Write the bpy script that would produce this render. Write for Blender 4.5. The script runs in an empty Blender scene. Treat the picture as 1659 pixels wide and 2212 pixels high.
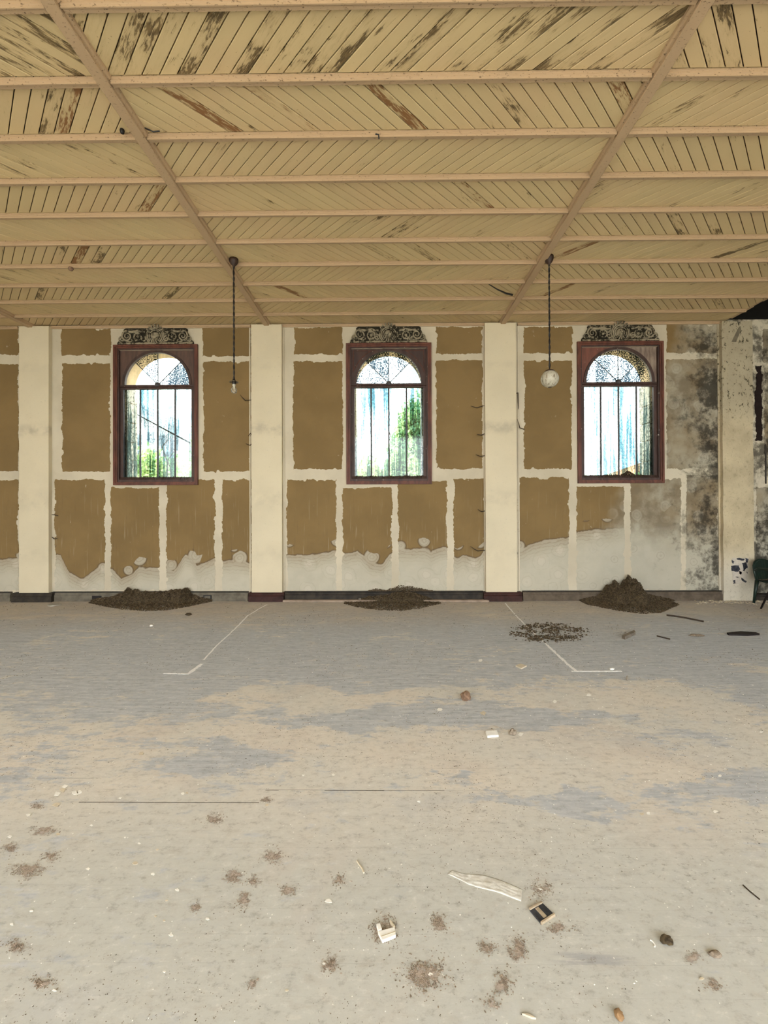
import bpy, math, random
import numpy as np
from mathutils import Vector, Matrix, noise as mnoise

random.seed(7)
R = random.Random(11)
sc = bpy.context.scene
COL = sc.collection

# ------------------------------------------------------------------ camera
FPX, PPX, PPY = 940.0, 829.5, 1087.3
CAMH = 1.5
RC = Matrix.Rotation(0.0092, 3, 'Z') @ Matrix.Rotation(math.pi / 2 + 0.005, 3, 'X') @ Matrix.Rotation(-0.0036, 3, 'Z')
CAM = Vector((0, 0, CAMH))
cd = bpy.data.cameras.new('camera')
cd.sensor_fit = 'VERTICAL'; cd.sensor_height = 36.0
cd.lens = FPX / 2212 * 36.0
cd.shift_y = -(1106 - PPY) / 2212
cd.clip_start = 0.05; cd.clip_end = 300
cam = bpy.data.objects.new('camera', cd); COL.objects.link(cam)
cam.matrix_world = Matrix.Translation(CAM) @ RC.to_4x4()
sc.camera = cam

def ray(px, py): return RC @ Vector(((px - PPX) / FPX, -(py - PPY) / FPX, -1.0))
def onY(px, py, Y): d = ray(px, py); return CAM + d * (Y / d.y)
def onZ(px, py, Z=0.0): d = ray(px, py); return CAM + d * ((Z - CAMH) / d.z)
RCT = RC.transposed()
def proj(p):
    c = RCT @ (Vector(p) - CAM)
    if c.z > -0.01: return None
    return (PPX + FPX * c.x / -c.z, PPY - FPX * c.y / -c.z)

# ------------------------------------------------------------------ world, sun, exposure
sc.view_settings.view_transform = 'Standard'
sc.view_settings.look = 'None'
sc.view_settings.gamma = 1.0
sc.view_settings.use_curve_mapping = False
sc.view_settings.exposure = 0.22
W = bpy.data.worlds.new('overcast_sky'); sc.world = W; W.use_nodes = True
bgn = W.node_tree.nodes['Background']
bgn.inputs[0].default_value = (0.93, 0.97, 1.0, 1)
bgn.inputs[1].default_value = 6.0
sd = bpy.data.lights.new('sun', 'SUN'); sd.energy = 10.0; sd.angle = 0.06; sd.color = (1.0, 0.955, 0.88)
sun = bpy.data.objects.new('sun', sd); COL.objects.link(sun)
sun.rotation_euler = Vector((0.25, 0.62, -1.0)).to_track_quat('-Z', 'Y').to_euler()
sc.cycles.use_denoising = True
sc.cycles.max_bounces = 7; sc.cycles.diffuse_bounces = 4; sc.cycles.glossy_bounces = 2; sc.cycles.transmission_bounces = 2
sc.cycles.transparent_max_bounces = 8
sc.cycles.use_adaptive_sampling = True; sc.cycles.adaptive_threshold = 0.18; sc.cycles.adaptive_min_samples = 16
sc.cycles.caustics_reflective = False; sc.cycles.caustics_refractive = False
sc.cycles.sample_clamp_indirect = 12

D = 6.9                      # the wall in view
HC = 4.392                   # ceiling boards
XL, XR, YB = -9.4, 9.4, -3.2
XEND = onY(1566, 694, D).x   # where the boarded ceiling stops

# ------------------------------------------------------------------ helpers
def put(o, parent=None):
    COL.objects.link(o)
    if parent is not None: o.parent = parent
    return o
def tag(o, label=None, cat=None, group=None, kind=None):
    for k, v in (('label', label), ('category', cat), ('group', group), ('kind', kind)):
        if v: o[k] = v
    return o
def empty(name, loc=(0, 0, 0)):
    o = bpy.data.objects.new(name, None); COL.objects.link(o); o.location = loc
    o.empty_display_size = 0.1
    return o
def pos_of(o):
    v = Vector((0, 0, 0))
    while o is not None:
        v += Vector(o.location); o = o.parent
    return v

class MB:
    """collects shapes in world coordinates; build() links them as one mesh object"""
    def __init__(s): s.v = []; s.f = []
    def add(s, vs, fs):
        n = len(s.v); s.v += [tuple(v) for v in vs]; s.f += [tuple(i + n for i in f) for f in fs]; return s
    def box(s, x0, x1, y0, y1, z0, z1):
        vs = [(x0,y0,z0),(x1,y0,z0),(x1,y1,z0),(x0,y1,z0),(x0,y0,z1),(x1,y0,z1),(x1,y1,z1),(x0,y1,z1)]
        return s.add(vs, [(0,3,2,1),(4,5,6,7),(0,1,5,4),(1,2,6,5),(2,3,7,6),(3,0,4,7)])
    def prism(s, poly, lo, hi, axis='y', inset=0.0):
        """poly: 2-D outline. axis y -> (x,z) outline swept over y; axis z -> (x,y) swept over z; axis x -> (y,z)"""
        n = len(poly)
        def P(p, t):
            return {'y': (p[0], t, p[1]), 'z': (p[0], p[1], t), 'x': (t, p[0], p[1])}[axis]
        a = [P(p, lo) for p in poly]; b = [P(p, hi) for p in poly]
        fs = [tuple(range(n))[::-1], tuple(range(n, 2 * n))]
        for i in range(n): j = (i + 1) % n; fs.append((i, j, n + j, n + i))
        return s.add(a + b, fs)
    def tube(s, path, r, seg=8, closed=False):
        path = [Vector(p) for p in path]; n = len(path)
        rs = r if hasattr(r, '__len__') else [r] * n
        base = len(s.v); prev = None
        for i, p in enumerate(path):
            if closed: t = path[(i + 1) % n] - path[i - 1]
            else: t = path[min(i + 1, n - 1)] - path[max(i - 1, 0)]
            t.normalize()
            u = prev - t * prev.dot(t) if prev is not None else None
            if u is None or u.length < 1e-5:
                u = t.cross(Vector((0, 0, 1)))
                if u.length < 1e-3: u = t.cross(Vector((1, 0, 0)))
            u.normalize(); prev = u; w = t.cross(u)
            for k in range(seg):
                a = 2 * math.pi * k / seg
                q = p + (u * math.cos(a) + w * math.sin(a)) * rs[i]
                s.v.append(tuple(q))
        m = n if closed else n - 1
        for i in range(m):
            for k in range(seg):
                a, b = base + i * seg + k, base + i * seg + (k + 1) % seg
                j = (i + 1) % n
                c, d = base + j * seg + (k + 1) % seg, base + j * seg + k
                s.f.append((a, b, c, d))
        if not closed:
            s.f.append(tuple(base + k for k in range(seg))[::-1])
            s.f.append(tuple(base + (n - 1) * seg + k for k in range(seg)))
        return s
    def lathe(s, prof, c, seg=20, axis='z'):
        base = len(s.v); n = len(prof)
        for (r, h) in prof:
            for k in range(seg):
                a = 2 * math.pi * k / seg
                if axis == 'z': s.v.append((c[0] + r * math.cos(a), c[1] + r * math.sin(a), c[2] + h))
                else: s.v.append((c[0] + r * math.cos(a), c[1] + h, c[2] + r * math.sin(a)))
        for i in range(n - 1):
            for k in range(seg):
                a, b = base + i * seg + k, base + i * seg + (k + 1) % seg
                s.f.append((a, b, b + seg, a + seg))
        return s
    def lump(s, c, rx, ry, rz, rot=0.0, rnd=R):
        """eight-sided crumb"""
        ca, sa = math.cos(rot), math.sin(rot)
        vs = []
        for dx, dy, dz in ((1,0,0),(0,1,0),(-1,0,0),(0,-1,0),(0,0,1),(0,0,-1)):
            j = rnd.uniform(0.7, 1.15)
            x, y, z = dx * rx * j, dy * ry * j, dz * rz * j
            vs.append((c[0] + x * ca - y * sa, c[1] + x * sa + y * ca, c[2] + z))
        return s.add(vs, [(0,1,4),(1,2,4),(2,3,4),(3,0,4),(1,0,5),(2,1,5),(3,2,5),(0,3,5)])
    def build(s, name, mat, parent=None, smooth=False, bevel=0.0, recalc=True):
        o0 = pos_of(parent) if parent is not None else Vector((0, 0, 0))
        me = bpy.data.meshes.new(name)
        v = np.array(s.v, dtype=float) - np.array(o0)
        me.from_pydata(v.tolist(), [], s.f)
        if recalc:
            import bmesh
            bm = bmesh.new(); bm.from_mesh(me)
            bmesh.ops.recalc_face_normals(bm, faces=bm.faces[:])
            bm.to_mesh(me); bm.free()
        me.materials.append(mat)
        if smooth:
            for p in me.polygons: p.use_smooth = True
        me.update()
        o = bpy.data.objects.new(name, me)
        put(o, parent)
        if bevel > 0:
            b = o.modifiers.new('bevel', 'BEVEL'); b.width = bevel; b.segments = 2; b.limit_method = 'ANGLE'
        return o

# ------------------------------------------------------------------ material graph helper
class G:
    def __init__(s, name):
        s.m = bpy.data.materials.new(name); s.m.use_nodes = True
        s.t = s.m.node_tree; s.N = s.t.nodes; s.L = s.t.links
        s.b = s.N['Principled BSDF']; s.out = s.N['Material Output']
        s.b.inputs['Roughness'].default_value = 0.85
        s.b.inputs['Specular IOR Level'].default_value = 0.25
    def _set(s, inp, v):
        if isinstance(v, bpy.types.NodeSocket): s.L.new(v, inp)
        elif v is not None:
            if inp.type == 'RGBA' and len(v) == 3: v = (*v, 1)
            inp.default_value = v
    def n(s, t): return s.N.new(t)
    def math(s, op, a, b=None, c=None, clamp=False):
        n = s.n('ShaderNodeMath'); n.operation = op; n.use_clamp = clamp
        s._set(n.inputs[0], a); s._set(n.inputs[1], b)
        if c is not None: s._set(n.inputs[2], c)
        return n.outputs[0]
    def add(s, a, b): return s.math('ADD', a, b)
    def mul(s, a, b): return s.math('MULTIPLY', a, b)
    def sub(s, a, b): return s.math('SUBTRACT', a, b)
    def mx(s, a, b): return s.math('MAXIMUM', a, b)
    def mn(s, a, b): return s.math('MINIMUM', a, b)
    def ss(s, v, a, b):
        """smooth step from 0 at a to 1 at b"""
        n = s.n('ShaderNodeMapRange'); n.interpolation_type = 'SMOOTHSTEP'
        rev = a > b
        s._set(n.inputs[0], v)
        n.inputs[1].default_value = min(a, b); n.inputs[2].default_value = max(a, b)
        n.inputs[3].default_value = 1.0 if rev else 0.0; n.inputs[4].default_value = 0.0 if rev else 1.0
        return n.outputs[0]
    def pos(s): return s.n('ShaderNodeNewGeometry').outputs['Position']
    def xyz(s, v):
        n = s.n('ShaderNodeSeparateXYZ'); s._set(n.inputs[0], v); return n.outputs
    def vec(s, x=0.0, y=0.0, z=0.0):
        n = s.n('ShaderNodeCombineXYZ'); s._set(n.inputs[0], x); s._set(n.inputs[1], y); s._set(n.inputs[2], z); return n.outputs[0]
    def scale(s, v, sc_, loc=(0, 0, 0)):
        n = s.n('ShaderNodeMapping'); s._set(n.inputs[0], v); n.inputs[3].default_value = sc_; n.inputs[1].default_value = loc
        return n.outputs[0]
    def noise(s, v, scale=1.0, detail=4.0, rough=0.55, dist=0.0, col=False):
        n = s.n('ShaderNodeTexNoise'); s._set(n.inputs['Vector'], v)
        n.inputs['Scale'].default_value = scale; n.inputs['Detail'].default_value = detail
        n.inputs['Roughness'].default_value = rough; n.inputs['Distortion'].default_value = dist
        return n.outputs[1 if col else 0]
    def voro(s, v, scale=1.0, feature='F1', rnd=1.0, dim='3D'):
        n = s.n('ShaderNodeTexVoronoi'); n.voronoi_dimensions = dim; n.feature = feature
        s._set(n.inputs['Vector'], v); n.inputs['Scale'].default_value = scale; n.inputs['Randomness'].default_value = rnd
        return n.outputs
    def mix(s, f, a, b, mode='MIX'):
        n = s.n('ShaderNodeMix'); n.data_type = 'RGBA'; n.blend_type = mode
        s._set(n.inputs[0], f); s._set(n.inputs[6], a); s._set(n.inputs[7], b); return n.outputs[2]
    def ramp(s, f, stops):
        n = s.n('ShaderNodeValToRGB'); e = n.color_ramp.elements
        while len(e) > 1: e.remove(e[0])
        e[0].position = stops[0][0]; e[0].color = (*stops[0][1], 1)
        for p, c in stops[1:]:
            x = e.new(p); x.color = (*c, 1)
        s._set(n.inputs[0], f); return n.outputs[0]
    def curve(s, x, x0, x1, pts, y0, y1):
        """piecewise curve through world points (x,y)"""
        n = s.n('ShaderNodeFloatCurve'); c = n.mapping.curves[0]
        pp = [((a - x0) / (x1 - x0), (b - y0) / (y1 - y0)) for a, b in pts]
        pp = [p for p in pp if 0 <= p[0] <= 1]
        c.points[0].location = (0, pp[0][1]); c.points[1].location = (1, pp[-1][1])
        for p in pp:
            q = c.points.new(*p); q.handle_type = 'VECTOR'
        n.mapping.update()
        mr = s.n('ShaderNodeMapRange'); s._set(mr.inputs[0], x); mr.inputs[1].default_value = x0; mr.inputs[2].default_value = x1
        s.L.new(mr.outputs[0], n.inputs[1])
        return s.add(s.mul(n.outputs[0], y1 - y0), y0)
    def attr(s, name):
        n = s.n('ShaderNodeAttribute'); n.attribute_name = name; return n
    def objrand(s): return s.n('ShaderNodeObjectInfo').outputs['Random']
    def blob(s, x, y, x0, y0, rx, ry):
        """1 at the centre of an ellipse, 0 at its rim"""
        a = s.mul(s.sub(x, x0), 1.0 / rx); b = s.mul(s.sub(y, y0), 1.0 / ry)
        d = s.math('SQRT', s.add(s.mul(a, a), s.mul(b, b)))
        return s.ss(d, 1.0, 0.3)
    def bump(s, h, strength=0.3, dist=0.01):
        n = s.n('ShaderNodeBump'); n.inputs['Strength'].default_value = strength; n.inputs['Distance'].default_value = dist
        s._set(n.inputs['Height'], h); s.L.new(n.outputs[0], s.b.inputs['Normal'])
    def base(s, c, rough=None, spec=None):
        s._set(s.b.inputs['Base Color'], c)
        if rough is not None: s._set(s.b.inputs['Roughness'], rough)
        if spec is not None: s.b.inputs['Specular IOR Level'].default_value = spec
        return s.m

def plain(name, col, rough=0.8, var=0.25, scale=20, spec=0.25, col2=None, metallic=0.0):
    g = G(name); P = g.pos()
    f = g.noise(P, scale, 5, 0.6)
    c2 = col2 or tuple(c * (1 - var) for c in col)
    g.b.inputs['Metallic'].default_value = metallic
    return g.base(g.mix(g.ss(f, 0.35, 0.65), col, c2), rough, spec)

def mould(g, x, z, c, P, lo, hi, amount=1.0):
    """black speckled mould, thicker towards the right end of the wall"""
    f = g.noise(P, 2.3, 8, 0.68, 0.3)
    f2 = g.noise(P, 9.0, 6, 0.7)
    k = g.ss(x, lo, hi)
    th = g.add(g.mul(k, -0.225), 0.70)
    m = g.ss(g.sub(g.add(g.mul(f, 0.6), g.mul(f2, 0.4)), th), -0.05, 0.09)
    m = g.mul(g.mul(m, g.mul(k, 0.9)), amount)
    return g.mix(m, c, (0.022, 0.019, 0.014))

# ---- ceiling paint
def mat_ceiling():
    g = G('ceiling_board_paint'); a = g.attr('brd'); u, v, r = g.xyz(a.outputs['Vector']); w = g.attr('wear').outputs['Fac']
    tone = g.mix(r, (0.62, 0.478, 0.262), (0.565, 0.44, 0.243))
    P = g.pos()
    tone = g.mix(g.ss(g.noise(P, 1.1, 3), 0.4, 0.7), tone, (0.60, 0.445, 0.25))
    q = g.vec(g.mul(u, 9.0), g.mul(v, 60.0), g.mul(r, 60.0))
    f = g.noise(q, 1.0, 6, 0.74, 0.5)
    broad = g.noise(g.vec(g.mul(u, 3.4), g.mul(v, 9.0), g.mul(r, 91.0)), 1.0, 3, 0.55)
    lvl = g.add(g.mul(f, 0.5), g.mul(broad, 0.5))
    th = g.sub(0.655, g.mul(w, 0.155))
    m = g.ss(g.sub(lvl, th), 0.0, 0.05)
    rust = g.attr('rust').outputs['Fac']
    dark = g.mix(g.ss(g.noise(q, 2.0, 3), 0.4, 0.6), (0.045, 0.028, 0.012), (0.14, 0.09, 0.035))
    dark = g.mix(rust, dark, (0.20, 0.082, 0.025))
    fade = g.ss(g.sub(lvl, th), -0.09, 0.04)
    c = g.mix(g.mul(fade, g.mul(w, 0.45)), tone, (0.36, 0.26, 0.13))
    c = g.mix(g.mul(m, 0.88), c, dark)
    speck = g.ss(g.noise(P, 55, 2), 0.72, 0.76)
    c = g.mix(g.mul(speck, 0.5), c, (0.12, 0.08, 0.04))
    return g.base(c, 0.6, 0.3)
M_CEIL = mat_ceiling()
def mat_batten():
    g = G('batten_paint'); P = g.pos()
    c = g.mix(g.noise(P, 2.0, 3), (0.475, 0.335, 0.205), (0.425, 0.30, 0.183))
    near = g.xyz(P)[1]
    th = g.ss(near, 5.5, 2.0)
    f = g.noise(g.scale(P, (42, 85, 85)), 1.0, 4, 0.7)
    m = g.mul(g.ss(g.add(f, g.mul(th, 0.05)), 0.64, 0.70), 0.85)
    c = g.mix(m, c, (0.10, 0.06, 0.03))
    return g.base(c, 0.6, 0.3)
M_BATTEN = mat_batten()
M_BEAM = mat_batten(); M_BEAM.name = 'beam_paint'

# ---- wall
SPX = [(0,1207),(40,1204),(110,1200),(130,1196),(150,1236),(180,1250),(205,1230),(222,1221),(245,1230),(262,1248),(285,1240),(300,1224),(330,1226),(358,1226),(378,1232),(388,1215),(400,1196),(415,1200),(426,1222),(446,1212),(465,1204),(482,1211),(512,1207),(540,1215),
       (618,1196),(650,1198),(682,1197),(702,1192),(730,1186),(745,1196),(776,1190),(790,1204),(800,1214),(826,1218),(842,1196),(862,1183),(890,1185),(920,1182),(932,1191),(945,1184),(964,1180),(985,1207),(1000,1198),(1030,1205),(1046,1190),
       (1122,1186),(1150,1173),(1182,1165),(1226,1160),(1250,1146),(1290,1143),(1345,1140),(1400,1142),(1480,1130),(1570,1135),(1620,1135)]
STAIN = [(onY(a, b, D).x, onY(a, b, D).z) for a, b in SPX]
def mat_wallboard():
    g = G('brown_board_paper'); P = g.pos(); x, y, z = g.xyz(P)
    c = g.mix(g.ss(g.noise(P, 1.4, 4), 0.35, 0.65), (0.232, 0.155, 0.066), (0.200, 0.134, 0.057))
    c = g.mix(g.mul(g.ss(g.noise(P, 70, 3), 0.62, 0.72), 0.35), c, (0.16, 0.11, 0.06))
    # vertical runs and pale scratches
    run = g.noise(g.scale(P, (38, 1, 1.6)), 1.0, 3, 0.6)
    low = g.ss(z, 2.0, 1.0)
    c = g.mix(g.mul(g.ss(run, 0.60, 0.72), g.mul(low, 0.55)), c, (0.37, 0.31, 0.21))
    c = g.mix(g.mul(g.ss(run, 0.38, 0.28), g.mul(low, 0.5)), c, (0.13, 0.09, 0.05))
    scr = g.noise(g.scale(P, (9, 1, 7)), 1.0, 7, 0.75, 1.2)
    c = g.mix(g.mul(g.ss(scr, 0.665, 0.71), 0.7), c, (0.60, 0.54, 0.43))
    # rising damp: pale salts under a wavy tide line
    e = g.curve(x, STAIN[0][0], STAIN[-1][0], STAIN, 0.4, 3.4)
    wob = g.mul(g.sub(g.noise(P, 9, 3), 0.5), 0.075)
    d = g.sub(z, g.add(e, wob))
    vo = g.voro(g.vec(x, z, 0.0), 2.7, dim='2D')
    cd_ = vo['Distance']
    pick = g.ss(g.xyz(vo['Color'])[0], 0.25, 0.26)
    nearline = g.ss(d, 0.24, 0.14)
    rad = g.add(g.mul(g.xyz(vo['Color'])[1], 0.22), 0.15)
    dc = g.mul(g.sub(cd_, rad), 0.37)                 # distance outside the circle, in metres
    dc = g.add(dc, g.mul(g.sub(1.0, g.mul(pick, nearline)), 1.0))
    circ_in = g.mul(g.mul(pick, g.ss(cd_, 0.36, 0.30)), g.ss(d, 0.12, -0.1))
    dd = g.math('SMOOTH_MIN', d, dc, 0.03)
    wet = g.ss(dd, 0.004, -0.016)
    fadein = g.ss(dd, 0.0, -0.30)
    wc = g.mix(fadein, (0.38, 0.325, 0.235), (0.50, 0.465, 0.365))
    wc = g.mix(g.mul(g.ss(g.noise(P, 5, 4), 0.35, 0.7), 0.5), wc, (0.42, 0.385, 0.30))
    wc = g.mix(g.mul(g.ss(cd_, 0.30, 0.05), g.mul(circ_in, 0.55)), wc, (0.57, 0.52, 0.42))
    ring = g.math('SINE', g.add(g.mul(dd, 120.0), g.mul(g.noise(P, 5, 4), 16.0)))
    wc = g.mix(g.mul(g.ss(ring, 0.55, 0.95), g.mul(g.ss(dd, -0.30, -0.02), 0.34)), wc, (0.20, 0.15, 0.10))
    rr2 = g.math('SINE', g.add(g.mul(cd_, 34.0), g.mul(g.noise(P, 5, 4), 16.0)))
    wc = g.mix(g.mul(g.mul(g.ss(rr2, 0.5, 0.95), g.ss(cd_, 0.50, 0.30)), 0.12), wc, (0.24, 0.185, 0.125))
    c = g.mix(wet, c, wc)
    edge = g.ss(g.math('ABSOLUTE', g.add(dd, 0.002)), 0.017, 0.002)
    c = g.mix(g.mul(edge, 0.62), c, (0.10, 0.070, 0.042))
    # mould and damp at the right-hand end
    k = g.ss(g.add(g.add(x, g.mul(g.sub(1.8, z), 0.36)), g.mul(g.sub(g.noise(P, 1.6, 4), 0.5), 1.0)), 3.5, 4.05)
    grey = g.mix(g.ss(g.noise(P, 2.4, 6, 0.62), 0.36, 0.66), (0.43, 0.395, 0.305), (0.20, 0.165, 0.115))
    grey = g.mix(g.mul(g.ss(g.noise(P, 1.1, 3), 0.45, 0.65), 0.6), grey, (0.24, 0.175, 0.095))
    grey = g.mix(g.mul(g.ss(z, 1.35, 0.6), 0.75), grey, (0.50, 0.475, 0.385))
    c = g.mix(g.mul(k, 0.88), c, grey)
    v2 = g.voro(g.vec(x, z, 3.0), 3.4, dim='2D'); r2 = g.add(v2['Distance'], g.mul(g.sub(g.noise(P, 7, 4), 0.5), 0.22))
    rings = g.math('SINE', g.mul(r2, 42.0))
    pk = g.mul(g.ss(g.xyz(v2['Color'])[2], 0.4, 0.42), g.mul(g.ss(r2, 0.34, 0.26), k))
    c = g.mix(g.mul(pk, 0.35), c, (0.47, 0.43, 0.34))
    c = g.mix(g.mul(g.mul(g.ss(rings, 0.3, 0.9), pk), 0.16), c, (0.13, 0.105, 0.075))
    c = mould(g, x, z, c, P, 3.5, 5.3)
    return g.base(c, 0.9, 0.15)
M_BOARD = mat_wallboard()
def mat_plaster(name, ca, cb, dirt, m0=3.6, m1=5.2, amount=0.9, smear=None):
    g = G(name); P = g.pos(); x, y, z = g.xyz(P)
    c = g.mix(g.ss(g.noise(P, 1.7, 5), 0.35, 0.68), ca, cb)
    c = g.mix(g.mul(g.ss(g.noise(P, 30, 4, 0.7), 0.60, 0.74), 0.4), c, dirt)
    if smear:
        for zz, hh, s_ in smear:
            band = g.mul(g.ss(g.math('ABSOLUTE', g.sub(z, g.add(zz, g.mul(g.sub(g.noise(P, 3, 3), 0.5), 0.12)))), hh, 0.0), s_)
            c = g.mix(g.mul(band, g.ss(g.noise(P, 7, 5), 0.3, 0.7)), c, dirt)
    if amount: c = mould(g, x, z, c, P, m0, m1, amount)
    return g.base(c, 0.9, 0.15)
M_JOINT = mat_plaster('joint_plaster', (0.60, 0.535, 0.405), (0.51, 0.45, 0.335), (0.27, 0.22, 0.15))
M_PIL = mat_plaster('pilaster_limewash', (0.665, 0.585, 0.42), (0.62, 0.545, 0.39), (0.33, 0.29, 0.22), amount=0,
                    smear=[(2.72, 0.16, 0.6), (1.6, 0.25, 0.25), (3.7, 0.1, 0.15), (0.75, 0.2, 0.15)])
def mat_pillar():
    g = G('stained_pillar_plaster'); P = g.pos(); x, y, z = g.xyz(P)
    c = g.mix(g.ss(g.noise(P, 2.2, 5), 0.35, 0.68), (0.58, 0.49, 0.325), (0.44, 0.365, 0.24))
    c = g.mix(g.ss(z, 1.0, 0.2), c, (0.60, 0.55, 0.44))
    up = g.ss(z, 2.6, 3.1)
    c = g.mix(g.mul(up, 0.6), c, (0.36, 0.315, 0.225))
    f = g.noise(g.scale(P, (17, 17, 12)), 1.0, 6, 0.72, 0.4)
    c = g.mix(g.mul(g.ss(f, 0.55, 0.63), g.add(g.mul(up, 0.85), 0.18)), c, (0.05, 0.045, 0.025))
    c = g.mix(g.mul(g.ss(g.noise(P, 40, 4), 0.6, 0.7), 0.4), c, (0.20, 0.14, 0.08))
    g.bump(g.noise(P, 14, 5), 0.5, 0.012)
    return g.base(c, 0.9, 0.15)
M_PILLAR = mat_pillar()
M_ORN = None
def mat_ornament():
    g = G('mouldy_recess_shaded_stucco'); P = g.pos(); x, y, z = g.xyz(P)
    c = g.mix(g.noise(P, 8, 3), (0.42, 0.36, 0.25), (0.22, 0.185, 0.125))
    recess_shade = g.ss(y, D - 0.050, D - 0.022)  # relief shade put into the colour: recesses darker, on top of real mould
    f = g.add(g.add(g.mul(g.noise(P, 5, 5, 0.7), 0.55), g.mul(g.noise(P, 26, 4, 0.7), 0.45)), g.mul(recess_shade, 0.11))
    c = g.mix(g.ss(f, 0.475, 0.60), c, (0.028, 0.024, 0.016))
    return g.base(c, 0.9, 0.15)
M_ORN = mat_ornament()
M_BB = {'grey': plain('dusty_grey_baseboard', (0.17, 0.15, 0.115), 0.85, 0.35, 9),
        'black': plain('blackened_baseboard', (0.022, 0.019, 0.016), 0.7, 0.5, 9, col2=(0.05, 0.04, 0.03)),
        'red': plain('dark_red_base_block', (0.050, 0.018, 0.014), 0.6, 0.5, 12),
        'brown': plain('dusty_brown_baseboard', (0.135, 0.105, 0.075), 0.85, 0.35, 9)}
def mat_wood(name, ca, cb, flake=0.0):
    g = G(name); P = g.pos()
    f = g.noise(g.scale(P, (14, 14, 3)), 1.0, 5, 0.6)
    c = g.mix(g.ss(f, 0.35, 0.65), ca, cb)
    if flake: c = g.mix(g.ss(g.noise(P, 16, 5, 0.7), 0.66, 0.69), c, (0.5, 0.44, 0.36))
    return g.base(c, 0.55, 0.35)
M_FRAME = mat_wood('red_brown_window_wood', (0.150, 0.050, 0.030), (0.080, 0.028, 0.018))
M_SASH = mat_wood('grey_brown_sash_wood', (0.075, 0.040, 0.032), (0.045, 0.026, 0.022), 1)
M_SPAND = mat_wood('worn_spandrel_wood', (0.12, 0.066, 0.048), (0.075, 0.045, 0.036), 1)
M_SPANDR = mat_wood('red_spandrel_wood', (0.20, 0.075, 0.05), (0.13, 0.055, 0.04), 1)
M_SPANDW = mat_wood('flaking_pale_spandrel', (0.33, 0.26, 0.20), (0.16, 0.11, 0.085), 1)
M_IRON = plain('grey_glazing_bar', (0.085, 0.08, 0.082), 0.5, 0.4, 30)
def mat_glass(name, speck, streak):
    g = G(name); P = g.pos(); x, y, z = g.xyz(P); r = g.objrand()
    off = g.mul(r, 40.0)
    st = g.noise(g.vec(g.add(g.mul(x, 34.0), off), g.mul(z, 1.3), off), 1.0, 5, 0.65)
    br = g.noise(g.vec(g.add(g.mul(x, 5.0), off), g.mul(z, 0.7), off), 1.0, 2, 0.5)
    sp = g.noise(g.vec(g.add(g.mul(x, 75.0), off), g.mul(z, 48.0 if streak < 0.2 else 30.0), off), 1.0, 3, 0.6)
    s1 = g.mul(g.ss(g.add(g.mul(st, 0.6), g.mul(br, 0.4)), 0.44, 0.60), streak)
    keep = g.ss(r, 0.12, 0.2)
    s2 = g.mul(g.ss(g.add(sp, g.mul(g.sub(br, 0.5), 0.5)), 0.51 if streak > 0.2 else 0.475, 0.59 if streak > 0.2 else 0.545), g.mul(speck, keep))
    t = g.n('ShaderNodeBsdfTransparent'); gl = g.n('ShaderNodeBsdfGlossy'); df = g.n('ShaderNodeBsdfTranslucent')
    tint = g.mix(s1, (0.94, 0.99, 0.97), (0.26, 0.41, 0.44))
    tint = g.mix(s2, tint, (0.10, 0.14, 0.165))
    g.L.new(tint, t.inputs[0]); gl.inputs['Roughness'].default_value = 0.06; gl.inputs[0].default_value = (1, 1, 1, 1)
    m1 = g.n('ShaderNodeMixShader'); m1.inputs[0].default_value = 0.04
    g.L.new(t.outputs[0], m1.inputs[1]); g.L.new(gl.outputs[0], m1.inputs[2])
    g.L.new(m1.outputs[0], g.out.inputs[0]); g.N.remove(g.b)
    return g.m
M_PANE = mat_glass('streaked_window_glass', 0.45, 1.0)
M_FAN = mat_glass('speckled_fanlight_glass', 0.95, 0.12)
M_STONE = plain('exterior_jamb_stone', (0.72, 0.64, 0.53), 0.9, 0.25, 8)
M_ARCHST = plain('exterior_arch_render', (0.74, 0.52, 0.31), 0.9, 0.2, 6)

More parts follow.
